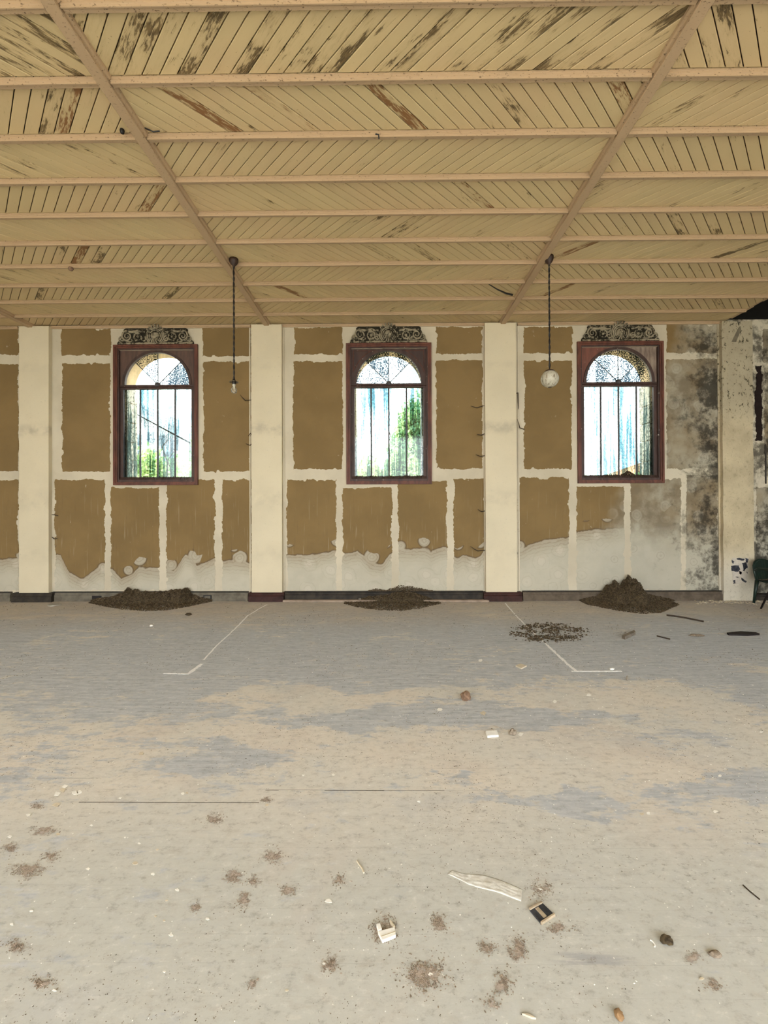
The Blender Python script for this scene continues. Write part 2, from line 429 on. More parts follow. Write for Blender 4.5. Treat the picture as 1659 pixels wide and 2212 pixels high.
# ---- floor
def mat_floor():
    g = G('dusty_painted_floorboards'); P = g.pos(); x, y, z = g.xyz(P)
    rnd = g.objrand()
    st = g.noise(g.scale(P, (4.5, 30, 1)), 1.0, 7, 0.74)
    c = g.mix(g.ss(st, 0.34, 0.68), (0.405, 0.425, 0.445), (0.575, 0.585, 0.59))
    c = g.mix(g.mul(rnd, 0.25), c, (0.475, 0.49, 0.505))
    ch = g.noise(g.scale(P, (11, 55, 1)), 1.0, 3, 0.6)
    c = g.mix(g.mul(g.ss(ch, 0.63, 0.70), 0.6), c, (0.66, 0.64, 0.59))
    # beige dust lying in drifts with broken edges
    wv = g.noise(g.scale(P, (1.6, 2.6, 1)), 1.0, 5, 0.65, col=True); wx, wy, wz = g.xyz(wv)
    X = g.add(x, g.mul(g.sub(wx, 0.5), 1.3)); Y = g.add(y, g.mul(g.sub(wy, 0.5), 0.8))
    f = g.noise(g.scale(P, (0.75, 1.3, 1), (3.1, 1.7, 0)), 1.0, 9, 0.68, 0.4)
    fine = g.noise(g.scale(P, (9, 22, 1)), 1.0, 6, 0.72)
    bias = g.curve(y, 0.0, 8.0, [(0, 0.30), (1.3, 0.27), (1.9, 0.17), (2.35, 0.05), (2.7, 0.07), (2.95, 0.05), (3.1, -0.02), (3.4, -0.06), (3.9, -0.12), (4.6, -0.16), (5.6, -0.10), (6.2, 0.0), (8, 0.02)], -0.5, 0.5)
    mid = g.noise(g.scale(P, (3.2, 8.5, 1)), 1.0, 6, 0.7, 0.3)
    lvl = g.add(g.add(g.add(f, g.mul(g.sub(mid, 0.5), 0.75)), g.mul(g.sub(fine, 0.5), 0.60)), bias)
    for (px, py, rx, ry, w) in ((1330,1500,1.0,0.40,0.26),(960,1495,0.55,0.12,0.22),(620,1510,0.6,0.28,0.20),(620,1590,0.5,0.2,0.14),
                                (1250,1650,1.5,0.30,0.16),(880,1600,0.45,0.22,0.16),(1120,1545,0.85,0.18,-0.24),(730,1555,0.4,0.18,-0.2),
                                (490,1645,0.5,0.14,-0.18),(1200,1745,0.42,0.10,-0.22),(960,1700,0.3,0.08,-0.16),(1560,1695,0.6,0.13,-0.2)):
        q = onZ(px, py)
        lvl = g.add(lvl, g.mul(g.blob(X, Y, q.x, q.y, rx * 1.25, ry * 1.3), w))
    m = g.ss(lvl, 0.44, 0.58)
    dust = g.mix(g.ss(g.noise(P, 1.6, 4), 0.35, 0.65), (0.71, 0.65, 0.56), (0.655, 0.63, 0.565))
    dust = g.mix(g.ss(y, 2.5, 1.6), dust, (0.535, 0.535, 0.49))
    pink = g.noise(P, 1.1, 5, 0.62, 0.5)
    dust = g.mix(g.mul(g.ss(pink, 0.52, 0.66), 0.4), dust, (0.59, 0.51, 0.44))
    dust = g.mix(g.mul(g.ss(fine, 0.52, 0.70), 0.5), dust, (0.44, 0.405, 0.35))
    dust = g.mix(g.mul(g.ss(fine, 0.44, 0.32), 0.35), dust, (0.72, 0.69, 0.62))
    blue = g.noise(g.scale(P, (1.4, 3.0, 1), (7, 3, 0)), 1.0, 6, 0.66)
    dust = g.mix(g.mul(g.ss(blue, 0.55, 0.68), 0.45), dust, (0.50, 0.505, 0.50))
    c = g.mix(g.mul(m, 0.92), c, dust)
    # bare scuffs through the dust near the camera
    q = onZ(1270, 2072); sx = g.noise(g.scale(P, (5, 70, 1)), 1.0, 4, 0.6)
    scuff = g.mul(g.blob(g.add(x, g.mul(g.sub(wx, 0.5), 0.2)), g.add(y, g.mul(g.sub(wy, 0.5), 0.05)), q.x, q.y, 0.20, 0.035), g.ss(sx, 0.36, 0.56))
    c = g.mix(g.mul(scuff, 0.8), c, (0.36, 0.36, 0.37))
    # brown dirt along the foot of the wall
    dirt = g.mul(g.ss(g.add(y, g.mul(g.sub(g.noise(P, 1.2, 5, 0.6), 0.5), 1.6)), 4.9, 6.6), 0.72)
    c = g.mix(dirt, c, g.mix(g.ss(fine, 0.4, 0.6), (0.53, 0.455, 0.365), (0.43, 0.385, 0.325)))
    gr = g.noise(g.scale(P, (26, 44, 1)), 1.0, 5, 0.78)
    dens = g.ss(g.noise(P, 2.6, 4, 0.6), 0.45, 0.66)
    c = g.mix(g.mul(g.ss(g.add(gr, g.mul(dens, 0.075)), 0.63, 0.72), 0.6), c, (0.20, 0.175, 0.145))
    mot = g.noise(g.scale(P, (17, 26, 1)), 1.0, 7, 0.8)
    c = g.mix(g.ss(mot, 0.50, 0.70), c, g.mix(0.5, c, (0.22, 0.20, 0.175)))
    c = g.mix(g.mul(g.ss(mot, 0.46, 0.30), 0.45), c, (0.80, 0.78, 0.73))
    return g.base(c, 0.85, 0.15)
M_FLOOR = mat_floor()
M_EDGE = plain('joint_shade_plank_edge', (0.10, 0.085, 0.065), 0.95)  # plank sides coloured dark to put shade into the joints
M_SUB = plain('dark_subfloor', (0.03, 0.025, 0.02), 0.9)
M_CHALK = plain('white_chalk', (0.90, 0.89, 0.87), 0.95, 0.08, 60)
M_DROP = plain('brown_droppings', (0.095, 0.068, 0.036), 0.95, 0.6, 40, col2=(0.030, 0.021, 0.012))
M_DROPG = plain('grey_brown_dirt', (0.30, 0.245, 0.185), 0.95, 0.5, 60, col2=(0.17, 0.135, 0.10))
M_CRUMB = plain('tan_brown_crumbs', (0.17, 0.125, 0.078), 0.95, 0.5, 60, col2=(0.09, 0.066, 0.04))
M_SOIL = plain('red_brown_soil', (0.40, 0.325, 0.26), 0.95, 0.3, 60, col2=(0.25, 0.20, 0.155))
M_WHITE = plain('white_flake', (0.88, 0.86, 0.80), 0.8, 0.08, 40)
M_CREAM = plain('cream_tile_shard', (0.66, 0.58, 0.44), 0.8, 0.15, 40)
M_TWIG = plain('dead_twig', (0.07, 0.05, 0.035), 0.9, 0.4, 40)
M_BLACKW = plain('black_wood', (0.018, 0.013, 0.012), 0.7, 0.4, 30)
M_GREYW = plain('grey_weathered_wood', (0.24, 0.205, 0.16), 0.85, 0.35, 20)
M_PLANK = plain('dusty_brown_plank', (0.35, 0.27, 0.205), 0.85, 0.35, 7)
M_BRICK = plain('crumbled_brick', (0.27, 0.17, 0.11), 0.9, 0.45, 40)
M_TAN = plain('pale_tan_wood', (0.48, 0.385, 0.27), 0.8, 0.3, 30)
M_BLUEB = plain('blue_black_strip', (0.05, 0.052, 0.06), 0.6, 0.5, 30)
M_BLACK = plain('black_fitting', (0.012, 0.009, 0.008), 0.45, 0.4, 30, spec=0.4)
M_CAP = plain('rusty_lamp_cap', (0.045, 0.022, 0.014), 0.5, 0.4, 30, spec=0.4)
M_BRASS = plain('tarnished_lampholder', (0.22, 0.18, 0.12), 0.4, 0.4, 40, metallic=0.6)
M_PLASTIC_G = plain('dark_green_plastic', (0.006, 0.022, 0.016), 0.4, 0.3, 10, spec=0.4)
def mat_bulb(name, dirt):
    g = G(name); P = g.pos()
    f = g.noise(P, 24, 6, 0.7, 0.4)
    g.b.inputs['Transmission Weight'].default_value = 0.0
    t = g.n('ShaderNodeBsdfTransparent'); t.inputs[0].default_value = (0.93, 0.92, 0.88, 1)
    gl = g.n('ShaderNodeBsdfGlossy'); gl.inputs['Roughness'].default_value = 0.05
    lw = g.n('ShaderNodeLayerWeight'); lw.inputs[0].default_value = 0.35
    m1 = g.n('ShaderNodeMixShader'); g.L.new(lw.outputs['Fresnel'], m1.inputs[0])
    g.L.new(t.outputs[0], m1.inputs[1]); g.L.new(gl.outputs[0], m1.inputs[2])
    c = g.mix(g.mul(g.ss(g.noise(g.scale(P, (40, 40, 12)), 1.0, 5, 0.7), 0.50, 0.64), 0.8), (0.70, 0.66, 0.53), (0.20, 0.14, 0.085))
    g.base(c, 0.4)
    m2 = g.n('ShaderNodeMixShader'); m2.inputs[0].default_value = dirt
    g.L.new(m1.outputs[0], m2.inputs[1]); g.L.new(g.b.outputs[0], m2.inputs[2])
    g.L.new(m2.outputs[0], g.out.inputs[0])
    return g.m
M_BULB = mat_bulb('clear_bulb_glass', 0.25)
M_GLOBE = mat_bulb('dusty_globe_glass', 0.6)
def mat_film():
    g = G('crumpled_plastic_film'); P = g.pos()
    f = g.noise(P, 30, 5, 0.6)
    c = g.mix(g.ss(f, 0.4, 0.6), (0.72, 0.71, 0.66), (0.58, 0.56, 0.50))
    g.bump(g.noise(P, 45, 4), 0.6, 0.004)
    return g.base(c, 0.45, 0.4)
M_FILM = mat_film()
def mat_leaf(name, a, b):
    g = G(name); P = g.pos()
    c = g.mix(g.noise(P, 3.0, 3), a, b)
    d = g.n('ShaderNodeBsdfDiffuse'); t = g.n('ShaderNodeBsdfTranslucent'); m = g.n('ShaderNodeMixShader'); m.inputs[0].default_value = 0.4
    g.L.new(c, d.inputs[0]); g.L.new(c, t.inputs[0]); g.L.new(d.outputs[0], m.inputs[1]); g.L.new(t.outputs[0], m.inputs[2])
    g.L.new(m.outputs[0], g.out.inputs[0]); g.N.remove(g.b)
    return g.m
M_LEAF = mat_leaf('green_leaves', (0.36, 0.58, 0.36), (0.52, 0.66, 0.32))
M_LEAF2 = mat_leaf('yellow_green_leaves', (0.58, 0.68, 0.28), (0.42, 0.60, 0.34))
M_BARK = plain('grey_bark', (0.16, 0.14, 0.12), 0.9)
M_GROUND = plain('pale_outdoor_ground', (0.42, 0.40, 0.34), 0.95, 0.25, 0.6)
M_HWALL = plain('grey_house_wall', (0.66, 0.68, 0.70), 0.9, 0.15, 1)
M_HROOF = plain('slate_house_roof', (0.36, 0.42, 0.46), 0.8, 0.25, 2)
M_HGLASS = plain('dark_house_window', (0.20, 0.23, 0.26), 0.3)
M_OROOF = plain('orange_tile_roof', (0.45, 0.20, 0.09), 0.9, 0.3, 3)
M_VOIDBLACK = plain('unlit_void_black', (0.008, 0.007, 0.006), 0.95)  # near-black colour standing in for the darkness of an unlit void

# ------------------------------------------------------------------ shell
# floor: dark sub-floor with a plank for every board
floor = MB().box(XL, XR, YB, D + 0.1, -0.08, -0.022).build('floor', M_SUB)
tag(floor, kind='structure')
PW = 0.0965
slits = [((570, 1715), (950, 1715), 0.004), ((170, 1733), (560, 1733), 0.0045), ((35, 1702), (180, 1702), 0.0022), ((830, 1708), (960, 1708), 0.002),
         ((0, 1391), (90, 1391), 0.004), ((1060, 1389), (1659, 1389), 0.003), ((600, 1712), (700, 1712), 0.002)]
ycuts = [YB + i * PW for i in range(int((D - YB) / PW) + 2)]
base_i = 0
plank_rows = {}
for i in range(len(ycuts) - 1):
    y0, y1 = ycuts[i], ycuts[i + 1]
    if y1 < -0.3 and i % 1 == 0:
        continue
    y1 = min(y1, D - 0.002)
    if y1 - y0 < 0.01: continue
    cuts = sorted([XL + 0.02, XR - 0.02] + [R.uniform(XL + 1.5, XR - 1.5) for _ in range(2)])
    mids = []
    for a, b, wd in slits:
        pa, pb = onZ(*a), onZ(*b)
        yy = (pa.y + pb.y) / 2
        if y0 < yy <= y1 + 1e-6: mids.append((min(pa.x, pb.x), max(pa.x, pb.x), wd))
    for (a, b, wd) in mids: cuts += [a, b]
    cuts = sorted(c_ for c_ in cuts)
    cuts = [c_ for n_, c_ in enumerate(cuts) if n_ == 0 or c_ - cuts[n_ - 1] > 1e-6]
    for k in range(len(cuts) - 1):
        a, b = cuts[k], cuts[k + 1]
        gap = 0.00012
        for (m0, m1, wd) in mids:
            if a >= m0 - 1e-4 and b <= m1 + 1e-4: gap = wd
        dz = R.uniform(-0.0002, 0.0)
        xa, xb, ya, yb = a + 0.00003, b - 0.00003, y0, y1 - gap
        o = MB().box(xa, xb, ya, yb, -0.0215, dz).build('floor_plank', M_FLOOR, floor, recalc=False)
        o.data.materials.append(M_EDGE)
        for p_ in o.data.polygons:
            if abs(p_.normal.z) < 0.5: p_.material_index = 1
MB().box(XL + 0.02, XR - 0.02, YB, -0.32, -0.0215, -0.001).build('floor_underlay', M_FLOOR, floor)

# side walls, rear wall with wide open bays (daylight comes in behind the camera), roof space
tag(MB().box(XL - 0.3, XL, YB, D + 0.34, -0.08, 7.0).build('wall_left', M_JOINT), kind='structure')
tag(MB().box(XR, XR + 0.3, YB, D + 0.34, -0.08, 7.0).build('wall_right', M_JOINT), kind='structure')
rear = MB()
for px0 in (-9.4, -5.7, -1.95, 1.75, 5.45, 9.0):
    rear.box(px0, px0 + 0.4, YB - 0.3, YB, -0.08, 4.2)
rear.box(XL, XR, YB - 0.3, YB, 4.2, 7.0)
tag(rear.build('wall_rear', M_PIL), kind='structure')
tag(MB().box(XL - 0.3, XR + 0.3, YB - 0.3, D + 0.5, 7.0, 7.2).build('roof', M_VOIDBLACK), kind='structure')

roof_ = bpy.data.objects['roof']  # black panels added around the void so it stays unlit
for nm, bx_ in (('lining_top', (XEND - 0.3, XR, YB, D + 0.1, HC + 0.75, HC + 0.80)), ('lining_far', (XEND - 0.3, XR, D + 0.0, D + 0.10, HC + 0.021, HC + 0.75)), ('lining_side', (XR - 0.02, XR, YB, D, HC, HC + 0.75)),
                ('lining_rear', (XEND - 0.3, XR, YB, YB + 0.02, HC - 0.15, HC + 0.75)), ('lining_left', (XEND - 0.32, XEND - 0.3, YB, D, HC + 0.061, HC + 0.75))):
    MB().box(*bx_).build(nm, M_VOIDBLACK, roof_)
# the wall in view
PXC = (337.6, 840.0, 1339.3)
WX = [onY(p, 900, D).x for p in PXC]
WZ0 = onY(840, 1046, D).z
WH, WHW = onY(840, 742, D).z - WZ0, 0.675
OPW, OPB, OPT = 0.600, 0.062, WH - 0.075
wall_far = MB()
xs = [XL]
for c in WX: xs += [c - OPW, c + OPW]
xs.append(XR)
TOPW = HC + 0.02
for i in range(0, len(xs), 2): wall_far.box(xs[i], xs[i + 1], D, D + 0.10, -0.08, TOPW)
for c in WX:
    wall_far.box(c - OPW, c + OPW, D, D + 0.10, -0.08, WZ0 + OPB)
    wall_far.box(c - OPW, c + OPW, D, D + 0.10, WZ0 + OPT, TOPW)
wall_far = wall_far.build('wall_far', M_JOINT)
tag(wall_far, kind='structure')
# masonry skin outside with arched openings
ARCZ, ARCR = 1.608, 0.5175
OR, OY0, OY1 = 0.545, D + 0.105, D + 0.36
mb = MB()
edges = [XL - 0.3]
for c in WX: edges += [c - OR, c + OR]
edges.append(XR + 0.3)
ZT = 7.0
for i in range(0, len(edges), 2): mb.box(edges[i], edges[i + 1], OY0, OY1, -0.08, ZT)
for c in WX:
    mb.box(c - OR, c + OR, OY0, OY1, -0.08, WZ0 + 0.10)
    n = 32
    pts = [(c + OR * math.cos(math.pi * k / n), WZ0 + ARCZ + OR * math.sin(math.pi * k / n)) for k in range(n + 1)]
    for k in range(n):
        (xa, za), (xb, zb) = pts[k], pts[k + 1]
        mb.add([(xa, OY0, za), (xb, OY0, zb), (xb, OY0, ZT), (xa, OY0, ZT), (xa, OY1, za), (xb, OY1, zb), (xb, OY1, ZT), (xa, OY1, ZT)],
               [(0,1,2,3), (5,4,7,6), (1,0,4,5), (3,2,6,7)])
mb.build('masonry_skin', M_ARCHST, wall_far)
for c in WX:                                           # stone blocks lining the outer jambs
    for s in (-1, 1):
        z = WZ0 + 0.10
        while z < WZ0 + ARCZ - 0.05:
            h = min(R.uniform(0.26, 0.40), WZ0 + ARCZ - z)
            if WZ0 + ARCZ - z - h < 0.1: h = WZ0 + ARCZ - z
            xa, xb = sorted((c + s * OR, c + s * (OR - 0.014 - R.uniform(0, 0.006))))
            MB().box(xa, xb, OY0 + 0.002, OY1 + 0.03, z + 0.004, z + h - 0.004).build('jamb_stone', M_STONE, wall_far, bevel=0.004)
            z += h

# brown boards between ragged strips of joint plaster
def ragged(x0, y0, x1, y1, seed, amp=2.2):
    """outline in photograph pixels, corners rounded and edges torn"""
    rr = random.Random(seed); pts = []
    def side(ax, ay, bx, by):
        L = math.hypot(bx - ax, by - ay); n = max(3, int(L / 2.4)); nx, ny = -(by - ay) / L, (bx - ax) / L
        off = 0.0; notch = 0
        for k in range(n):
            t = (k + rr.uniform(-0.3, 0.3)) / n if k else 0.0
            off = 0.86 * off + rr.uniform(-amp, amp) * 0.42
            if rr.random() < 0.035: notch = rr.choice((2, 3, 4)); nd = rr.uniform(1.0, 2.2) * rr.choice((1, 1, -0.7))
            o_ = off + rr.uniform(-0.7, 0.7) + (nd * amp * 0.7 if notch > 0 else 0)
            notch -= 1
            o_ = max(-1.6 * amp, min(2.4 * amp, o_)) if k else 0
            pts.append((ax + (bx - ax) * t + nx * o_, ay + (by - ay) * t + ny * o_))
    side(x0, y0, x1, y0); side(x1, y0, x1, y1); side(x1, y1, x0, y1); side(x0, y1, x0, y0)
    return pts
BOARDS = [(-70,706,40,766),(-70,788,40,1018),(-70,1036,40,1276),
    (133,710,240,768),(437,708,541,770),(135,785,238,1018),(440,781,541,1018),(119,1036,226,1276),(240,1053,344,1276),(360,1037,464,1276),(480,1036,543,1276),
    (635,708,740,766),(942,706,1042,764),(634,781,740,1014),(943,779,1042,1012),(621,1035,727,1276),(740,1054,846,1276),(860,1039,965,1276),(980,1034,1047,1276),
    (1131,706,1236,763),(1440,701,1549,762),(1132,779,1235,1012),(1440,776,1551,1012),(1120,1032,1228,1276),(1245,1051,1348,1276),(1362,1034,1471,1276),(1482,1026,1551,1276),
    (1648,712,1760,782),(1651,796,1760,1030),(1634,1052,1760,1290)]
for i, (a, b, c, d) in enumerate(BOARDS):
    poly = []
    for (px, py) in ragged(a, b, c, d, 100 + i):
        q = onY(px, py, D); poly.append((q.x, q.z))
    MB().prism(poly, D - 0.0025, D + 0.004, 'y').build('wall_board', M_BOARD, wall_far)

# pilasters: shaft with its dark base block
PIL = [(41, 105), (543, 609), (1048.5, 1116), (1561.5, 1627.5)]
for i, (a, b) in enumerate(PIL):
    xa, xb = onY(a, 1000, D - 0.07).x, onY(b, 1000, D - 0.07).x
    last = i == 3
    mb = MB(); n = 26; rr = random.Random(i)
    z0, z1 = 0.0, HC - 0.028
    if last:                                            # rough plaster edge and broken head
        L = [(xa + rr.uniform(-0.006, 0.006), z0 + (z1 - z0) * k / n) for k in range(n + 1)]
        Rr = [(xb + rr.uniform(-0.006, 0.006), z0 + (z1 - z0) * k / n) for k in range(n, -1, -1)]
        w = xb - xa
        crk = [(xb - 0.40 * w, z1 - 0.01), (xb - 0.44 * w, z1 - 0.09), (xb - 0.50 * w, z1 - 0.01)]
        mb.prism(L + crk[::-1] + Rr, D - 0.07, D, 'y')
        p = mb.build('pilaster', M_PILLAR, wall_far)
        p['label'] = 'mould-speckled yellowed pilaster at the right end of the wall'
    else:
        mb.box(xa, xb, D - 0.07, D, 0.0, z1)
        p = mb.build('pilaster', M_PIL, wall_far, bevel=0.004)
        p['label'] = ['white plaster pilaster nearest the left edge', 'white plaster pilaster between the left and middle windows', 'white plaster pilaster between the middle and right windows'][i]
        bx0, bx1 = onY((25, 537, 1045)[i], 1290, D - 0.1).x, onY((112, 613, 1128)[i], 1290, D - 0.1).x
        mb = MB()
        mb.prism([(D, 0.0), (D - 0.115, 0.0), (D - 0.115, 0.085), (D - 0.10, 0.10), (D - 0.10, 0.118), (D - 0.085, 0.14), (D, 0.14)], bx0, bx1, 'x')
        mb.build('pilaster_base', M_BB['black' if i == 0 else 'red'], p)
# cracked plaster slab missing from the right pilaster head
q0 = onY(1599, 735, D - 0.075)
crack = []
for (px, py) in ((1599,704),(1601,712),(1597,722),(1593,731),(1590,739),(1580,739),(1584,730),(1590,718),(1595,708)):
    q = onY(px, py, D - 0.07); crack.append((q.x, q.z))
MB().prism(crack, D - 0.0715, D - 0.069, 'y').build('exposed_patch', M_ARCHST if False else plain('exposed_grey_render', (0.20, 0.17, 0.115), 0.9), wall_far)

# baseboards
bb = empty('baseboard_far'); tag(bb, kind='structure')
def base_run(pa, pb, mat, z1=0.142, t=0.055):
    xa, xb = onY(pa, 1285, D - 0.03).x, onY(pb, 1285, D - 0.03).x
    mb = MB()
    mb.prism([(D, 0.0), (D - t, 0.0), (D - t, z1 - 0.05), (D - t + 0.012, z1 - 0.035), (D - t + 0.012, z1 - 0.012), (D - 0.012, z1), (D, z1)], xa, xb, 'x')
    o = mb.build('baseboard_run', mat, bb)
    MB().box(xa, xb, D - t + 0.004, D - 0.001, z1, z1 + 0.007).build('top_bead', M_BB['black'], o)
base_run(-200, 24, M_BB['grey']); base_run(113, 536, M_BB['grey']); base_run(614, 1044, M_BB['black']); base_run(1129, 1559, M_BB['brown'])
base_run(1629, 1760, M_BB['black'], 0.10)

# moulding at the wall head, corner trims beside the pilasters
tr = empty('trim_1'); tag(tr, kind='structure')
for (a, b) in ((-300, 40), (106, 542), (610, 1047.5), (1117, 1560)):
    xa, xb = onY(a, 700, D).x, onY(b, 700, D).x
    MB().prism([(D, HC - 0.052), (D - 0.02, HC - 0.052), (D - 0.026, HC - 0.04), (D - 0.02, HC - 0.03), (D - 0.03, HC - 0.012), (D, HC - 0.012)], xa, xb, 'x').build('cornice_strip', M_BATTEN, tr)
tr2 = empty('trim_2'); tag(tr2, kind='structure')
for (px, w, mat) in ((109, 4, M_JOINT), (613.5, 4, M_JOINT), (1046, 3, M_JOINT), (1120, 3, M_JOINT), (1554, 7, M_PILLAR), (540.5, 3, M_JOINT)):
    xa, xb = onY(px - w / 2, 1000, D).x, onY(px + w / 2, 1000, D).x
    MB().box(xa, xb, D - 0.014, D, 0.15, HC - 0.055).build('corner_strip', mat, tr2, bevel=0.003)
# dark rotten strip beyond the right pilaster
poly = [(onY(px, py, D).x, onY(px, py, D).z) for px, py in ragged(1631, 790, 1645, 952, 977, 2.6)]
MB().prism(poly, D - 0.01, D + 0.004, 'y').build('rotten_strip', plain('rotten_brown_strip', (0.018, 0.010, 0.008), 0.9), tr2)
xa = onY(1652, 1000, D).x
MB().box(xa, xa + 0.02, D - 0.008, D, onY(1640, 1045, D).z, onY(1640, 960, D).z).build('corner_strip', M_BB['black'], tr2)

# ------------------------------------------------------------------ windows
def arch_pts(c, z, r, n=28, a0=0.0, a1=math.pi):
    return [(c + r * math.cos(a0 + (a1 - a0) * k / n), z + r * math.sin(a0 + (a1 - a0) * k / n)) for k in range(n + 1)]
def ring_frame(c, z0, ox, oz0, oz1, ix, iz0, iz1, y0, y1):
    """four mitred members around a rectangle"""
    mb = MB()
    O = [(c - ox, oz0), (c + ox, oz0), (c + ox, oz1), (c - ox, oz1)]
    I = [(c - ix, iz0), (c + ix, iz0), (c + ix, iz1), (c - ix, iz1)]
    for k in range(4):
        j = (k + 1) % 4
        mb.prism([O[k], O[j], I[j], I[k]], y0, y1, 'y')
    return mb
WLAB = ['leftmost arched window with a roofline behind its streaked panes', 'middle arched window with greenery behind its lower panes', 'rightmost arched window beside the mouldy wall']
for wi, c in enumerate(WX):
    w = empty('window_%d' % (wi + 1), (c, D, WZ0)); tag(w, WLAB[wi], kind='structure')
    z = WZ0
    # casing: three stepped mouldings
    cs = ring_frame(c, z, 0.675, z, z + WH, 0.645, z + 0.030, z + WH - 0.030, D - 0.034, D + 0.02)
    o = cs.build('casing', M_FRAME, w)
    ring_frame(c, z, 0.645, z + 0.030, z + WH - 0.030, 0.618, z + 0.052, z + WH - 0.054, D - 0.022, D + 0.02).build('casing_mould', M_FRAME, o)
    ring_frame(c, z, 0.618, z + 0.052, z + WH - 0.054, 0.597, z + 0.066, z + WH - 0.074, D - 0.008, D + 0.05).build('casing_fillet', M_SASH, o)
    zt = z + WH - 0.074
    # lower sash
    gx, gz0, gz1 = 0.549, z + 0.130, z + 1.541
    sash = MB()
    for s in (-1, 1):
        xa, xb = sorted((c + s * gx, c + s * 0.597)); sash.box(xa, xb, D + 0.030, D + 0.075, z + 0.066, z + ARCZ)
    sash.box(c - gx, c + gx, D + 0.030, D + 0.075, z + 0.066, gz0)
    so = sash.build('sash', M_SASH, w)
    MB().prism([(D + 0.03, gz0), (D - 0.012, z + 0.085), (D - 0.012, z + 0.066), (D + 0.03, z + 0.066)], c - 0.595, c + 0.595, 'x').build('sill_bead', M_SASH, so)
    MB().prism([(D + 0.022, gz1), (D + 0.022, gz1 + 0.02), (D + 0.010, gz1 + 0.030), (D + 0.022, gz1 + 0.042), (D + 0.022, z + ARCZ), (D + 0.075, z + ARCZ), (D + 0.075, gz1)], c - 0.597, c + 0.597, 'x').build('transom', M_SASH, w)
    mxs = [-0.282, 0.0, 0.282]
    for m in mxs:
        MB().prism([(c + m - 0.0125, D + 0.040), (c + m + 0.0125, D + 0.040), (c + m + 0.008, D + 0.062), (c + m - 0.008, D + 0.062)], gz0, gz1, 'z').build('mullion', M_IRON, w)
    px_ = [-gx] + mxs + [gx]
    for k in range(4):
        MB().box(c + px_[k] + (0.004 if k else 0), c + px_[k + 1] - (0.004 if k < 3 else 0), D + 0.064, D + 0.067, gz0 - 0.006, gz1 + 0.006).build('pane', M_PANE, w)
    # spandrels around the fanlight (two halves), arch moulding
    A = arch_pts(c, z + ARCZ, ARCR)
    half = len(A) // 2
    mats = [(M_SPAND, M_SPAND), (M_SASH, M_SASH), (M_SPANDW, M_SPANDR)][wi]
    right = [(c + 0.597, z + ARCZ), (c + 0.597, zt), (c, zt)] + [p for p in A[:half + 1]][::-1]
    left = [(c - 0.597, z + ARCZ)] + [p for p in A[half:]][::-1] + [(c, zt), (c - 0.597, zt)]
    MB().prism(right, D + 0.030, D + 0.07, 'y').build('spandrel', mats[0], w)
    MB().prism(left, D + 0.030, D + 0.07, 'y').build('spandrel', mats[1], w)
    mb = MB(); Bq = arch_pts(c, z + ARCZ, ARCR + 0.042)
    for k in range(len(A) - 1): mb.prism([A[k], Bq[k], Bq[k + 1], A[k + 1]], D + 0.014, D + 0.031, 'y')
    mb.build('arch_mould', M_SASH, w)
    if wi == 1:                                         # sunk corner panels show on this one
        for s in (-1, 1):
            a0, a1 = (0.32, 1.2) if s > 0 else (math.pi - 1.2, math.pi - 0.32)
            arc = arch_pts(c, z + ARCZ, ARCR + 0.075, 10, a0, a1)
            X_ = c + s * 0.560; Z_ = zt - 0.03
            path = arc + ([(X_, Z_)] if True else [])
            path = [(min(max(p[0], c - 0.565), c + 0.565), min(p[1], Z_)) for p in path]
            MB().tube([(p[0], D + 0.028, p[1]) for p in path], 0.006, 6, closed=True).build('spandrel_bead', M_FRAME, w)
    # fanlight
    fc = (c, z + ARCZ + 0.005)
    for a in (45, 90, 135):
        ca, sa = math.cos(math.radians(a)), math.sin(math.radians(a))
        MB().tube([(fc[0] + 0.02 * ca, D + 0.052, fc[1] + 0.02 * sa), (fc[0] + (ARCR + 0.004) * ca, D + 0.052, fc[1] + (ARCR + 0.004) * sa)], 0.0062, 6).build('fan_bar', M_IRON, w)
    MB().lathe([(0.0, -0.022), (0.022, -0.018), (0.038, -0.006), (0.044, 0.012), (0.044, 0.03), (0.0, 0.03)], (c, D + 0.028, z + ARCZ + 0.004), 18, 'y').build('boss', M_IRON, w, smooth=True)
    for k in range(4):
        arc = arch_pts(c, z + ARCZ, ARCR + 0.012, 8, math.pi * k / 4, math.pi * (k + 1) / 4)
        MB().prism([(c, z + ARCZ)] + arc, D + 0.058, D + 0.061, 'y').build('fan_pane', M_FAN, w)
    # grit lying on the bottom rail
    rr = random.Random(40 + wi); mb = MB()
    for k in range(260 if wi else 120):
        x = c + rr.uniform(-0.55, 0.55); t = rr.random() ** 1.5
        if wi == 2: x = c + max(-0.54, min(0.54, rr.gauss(0.05, 0.25)))
        yv = D + 0.028 - 0.036 * t
        zv = z + 0.134 - 0.045 * t
        r_ = rr.uniform(0.004, 0.011)
        mb.lump((x, yv, zv + r_ * 0.4), r_ * rr.uniform(0.8, 1.7), r_, r_ * 0.8, rr.random() * 3, rr)
    if wi == 2:
        for k in range(160):
            x = rr.uniform(-0.10, 0.10); hgt = 0.07 * (1 - abs(x) / 0.10)
            mb.lump((c + 0.13 + x, D + 0.015, z + 0.135 + rr.random() * hgt), 0.012, 0.012, 0.009, 0, rr)
    tag(mb.build('sill_droppings', M_DROP), 'dark droppings lying along the sill of the %s window' % ('leftmost', 'middle', 'rightmost')[wi], 'droppings', kind='stuff')

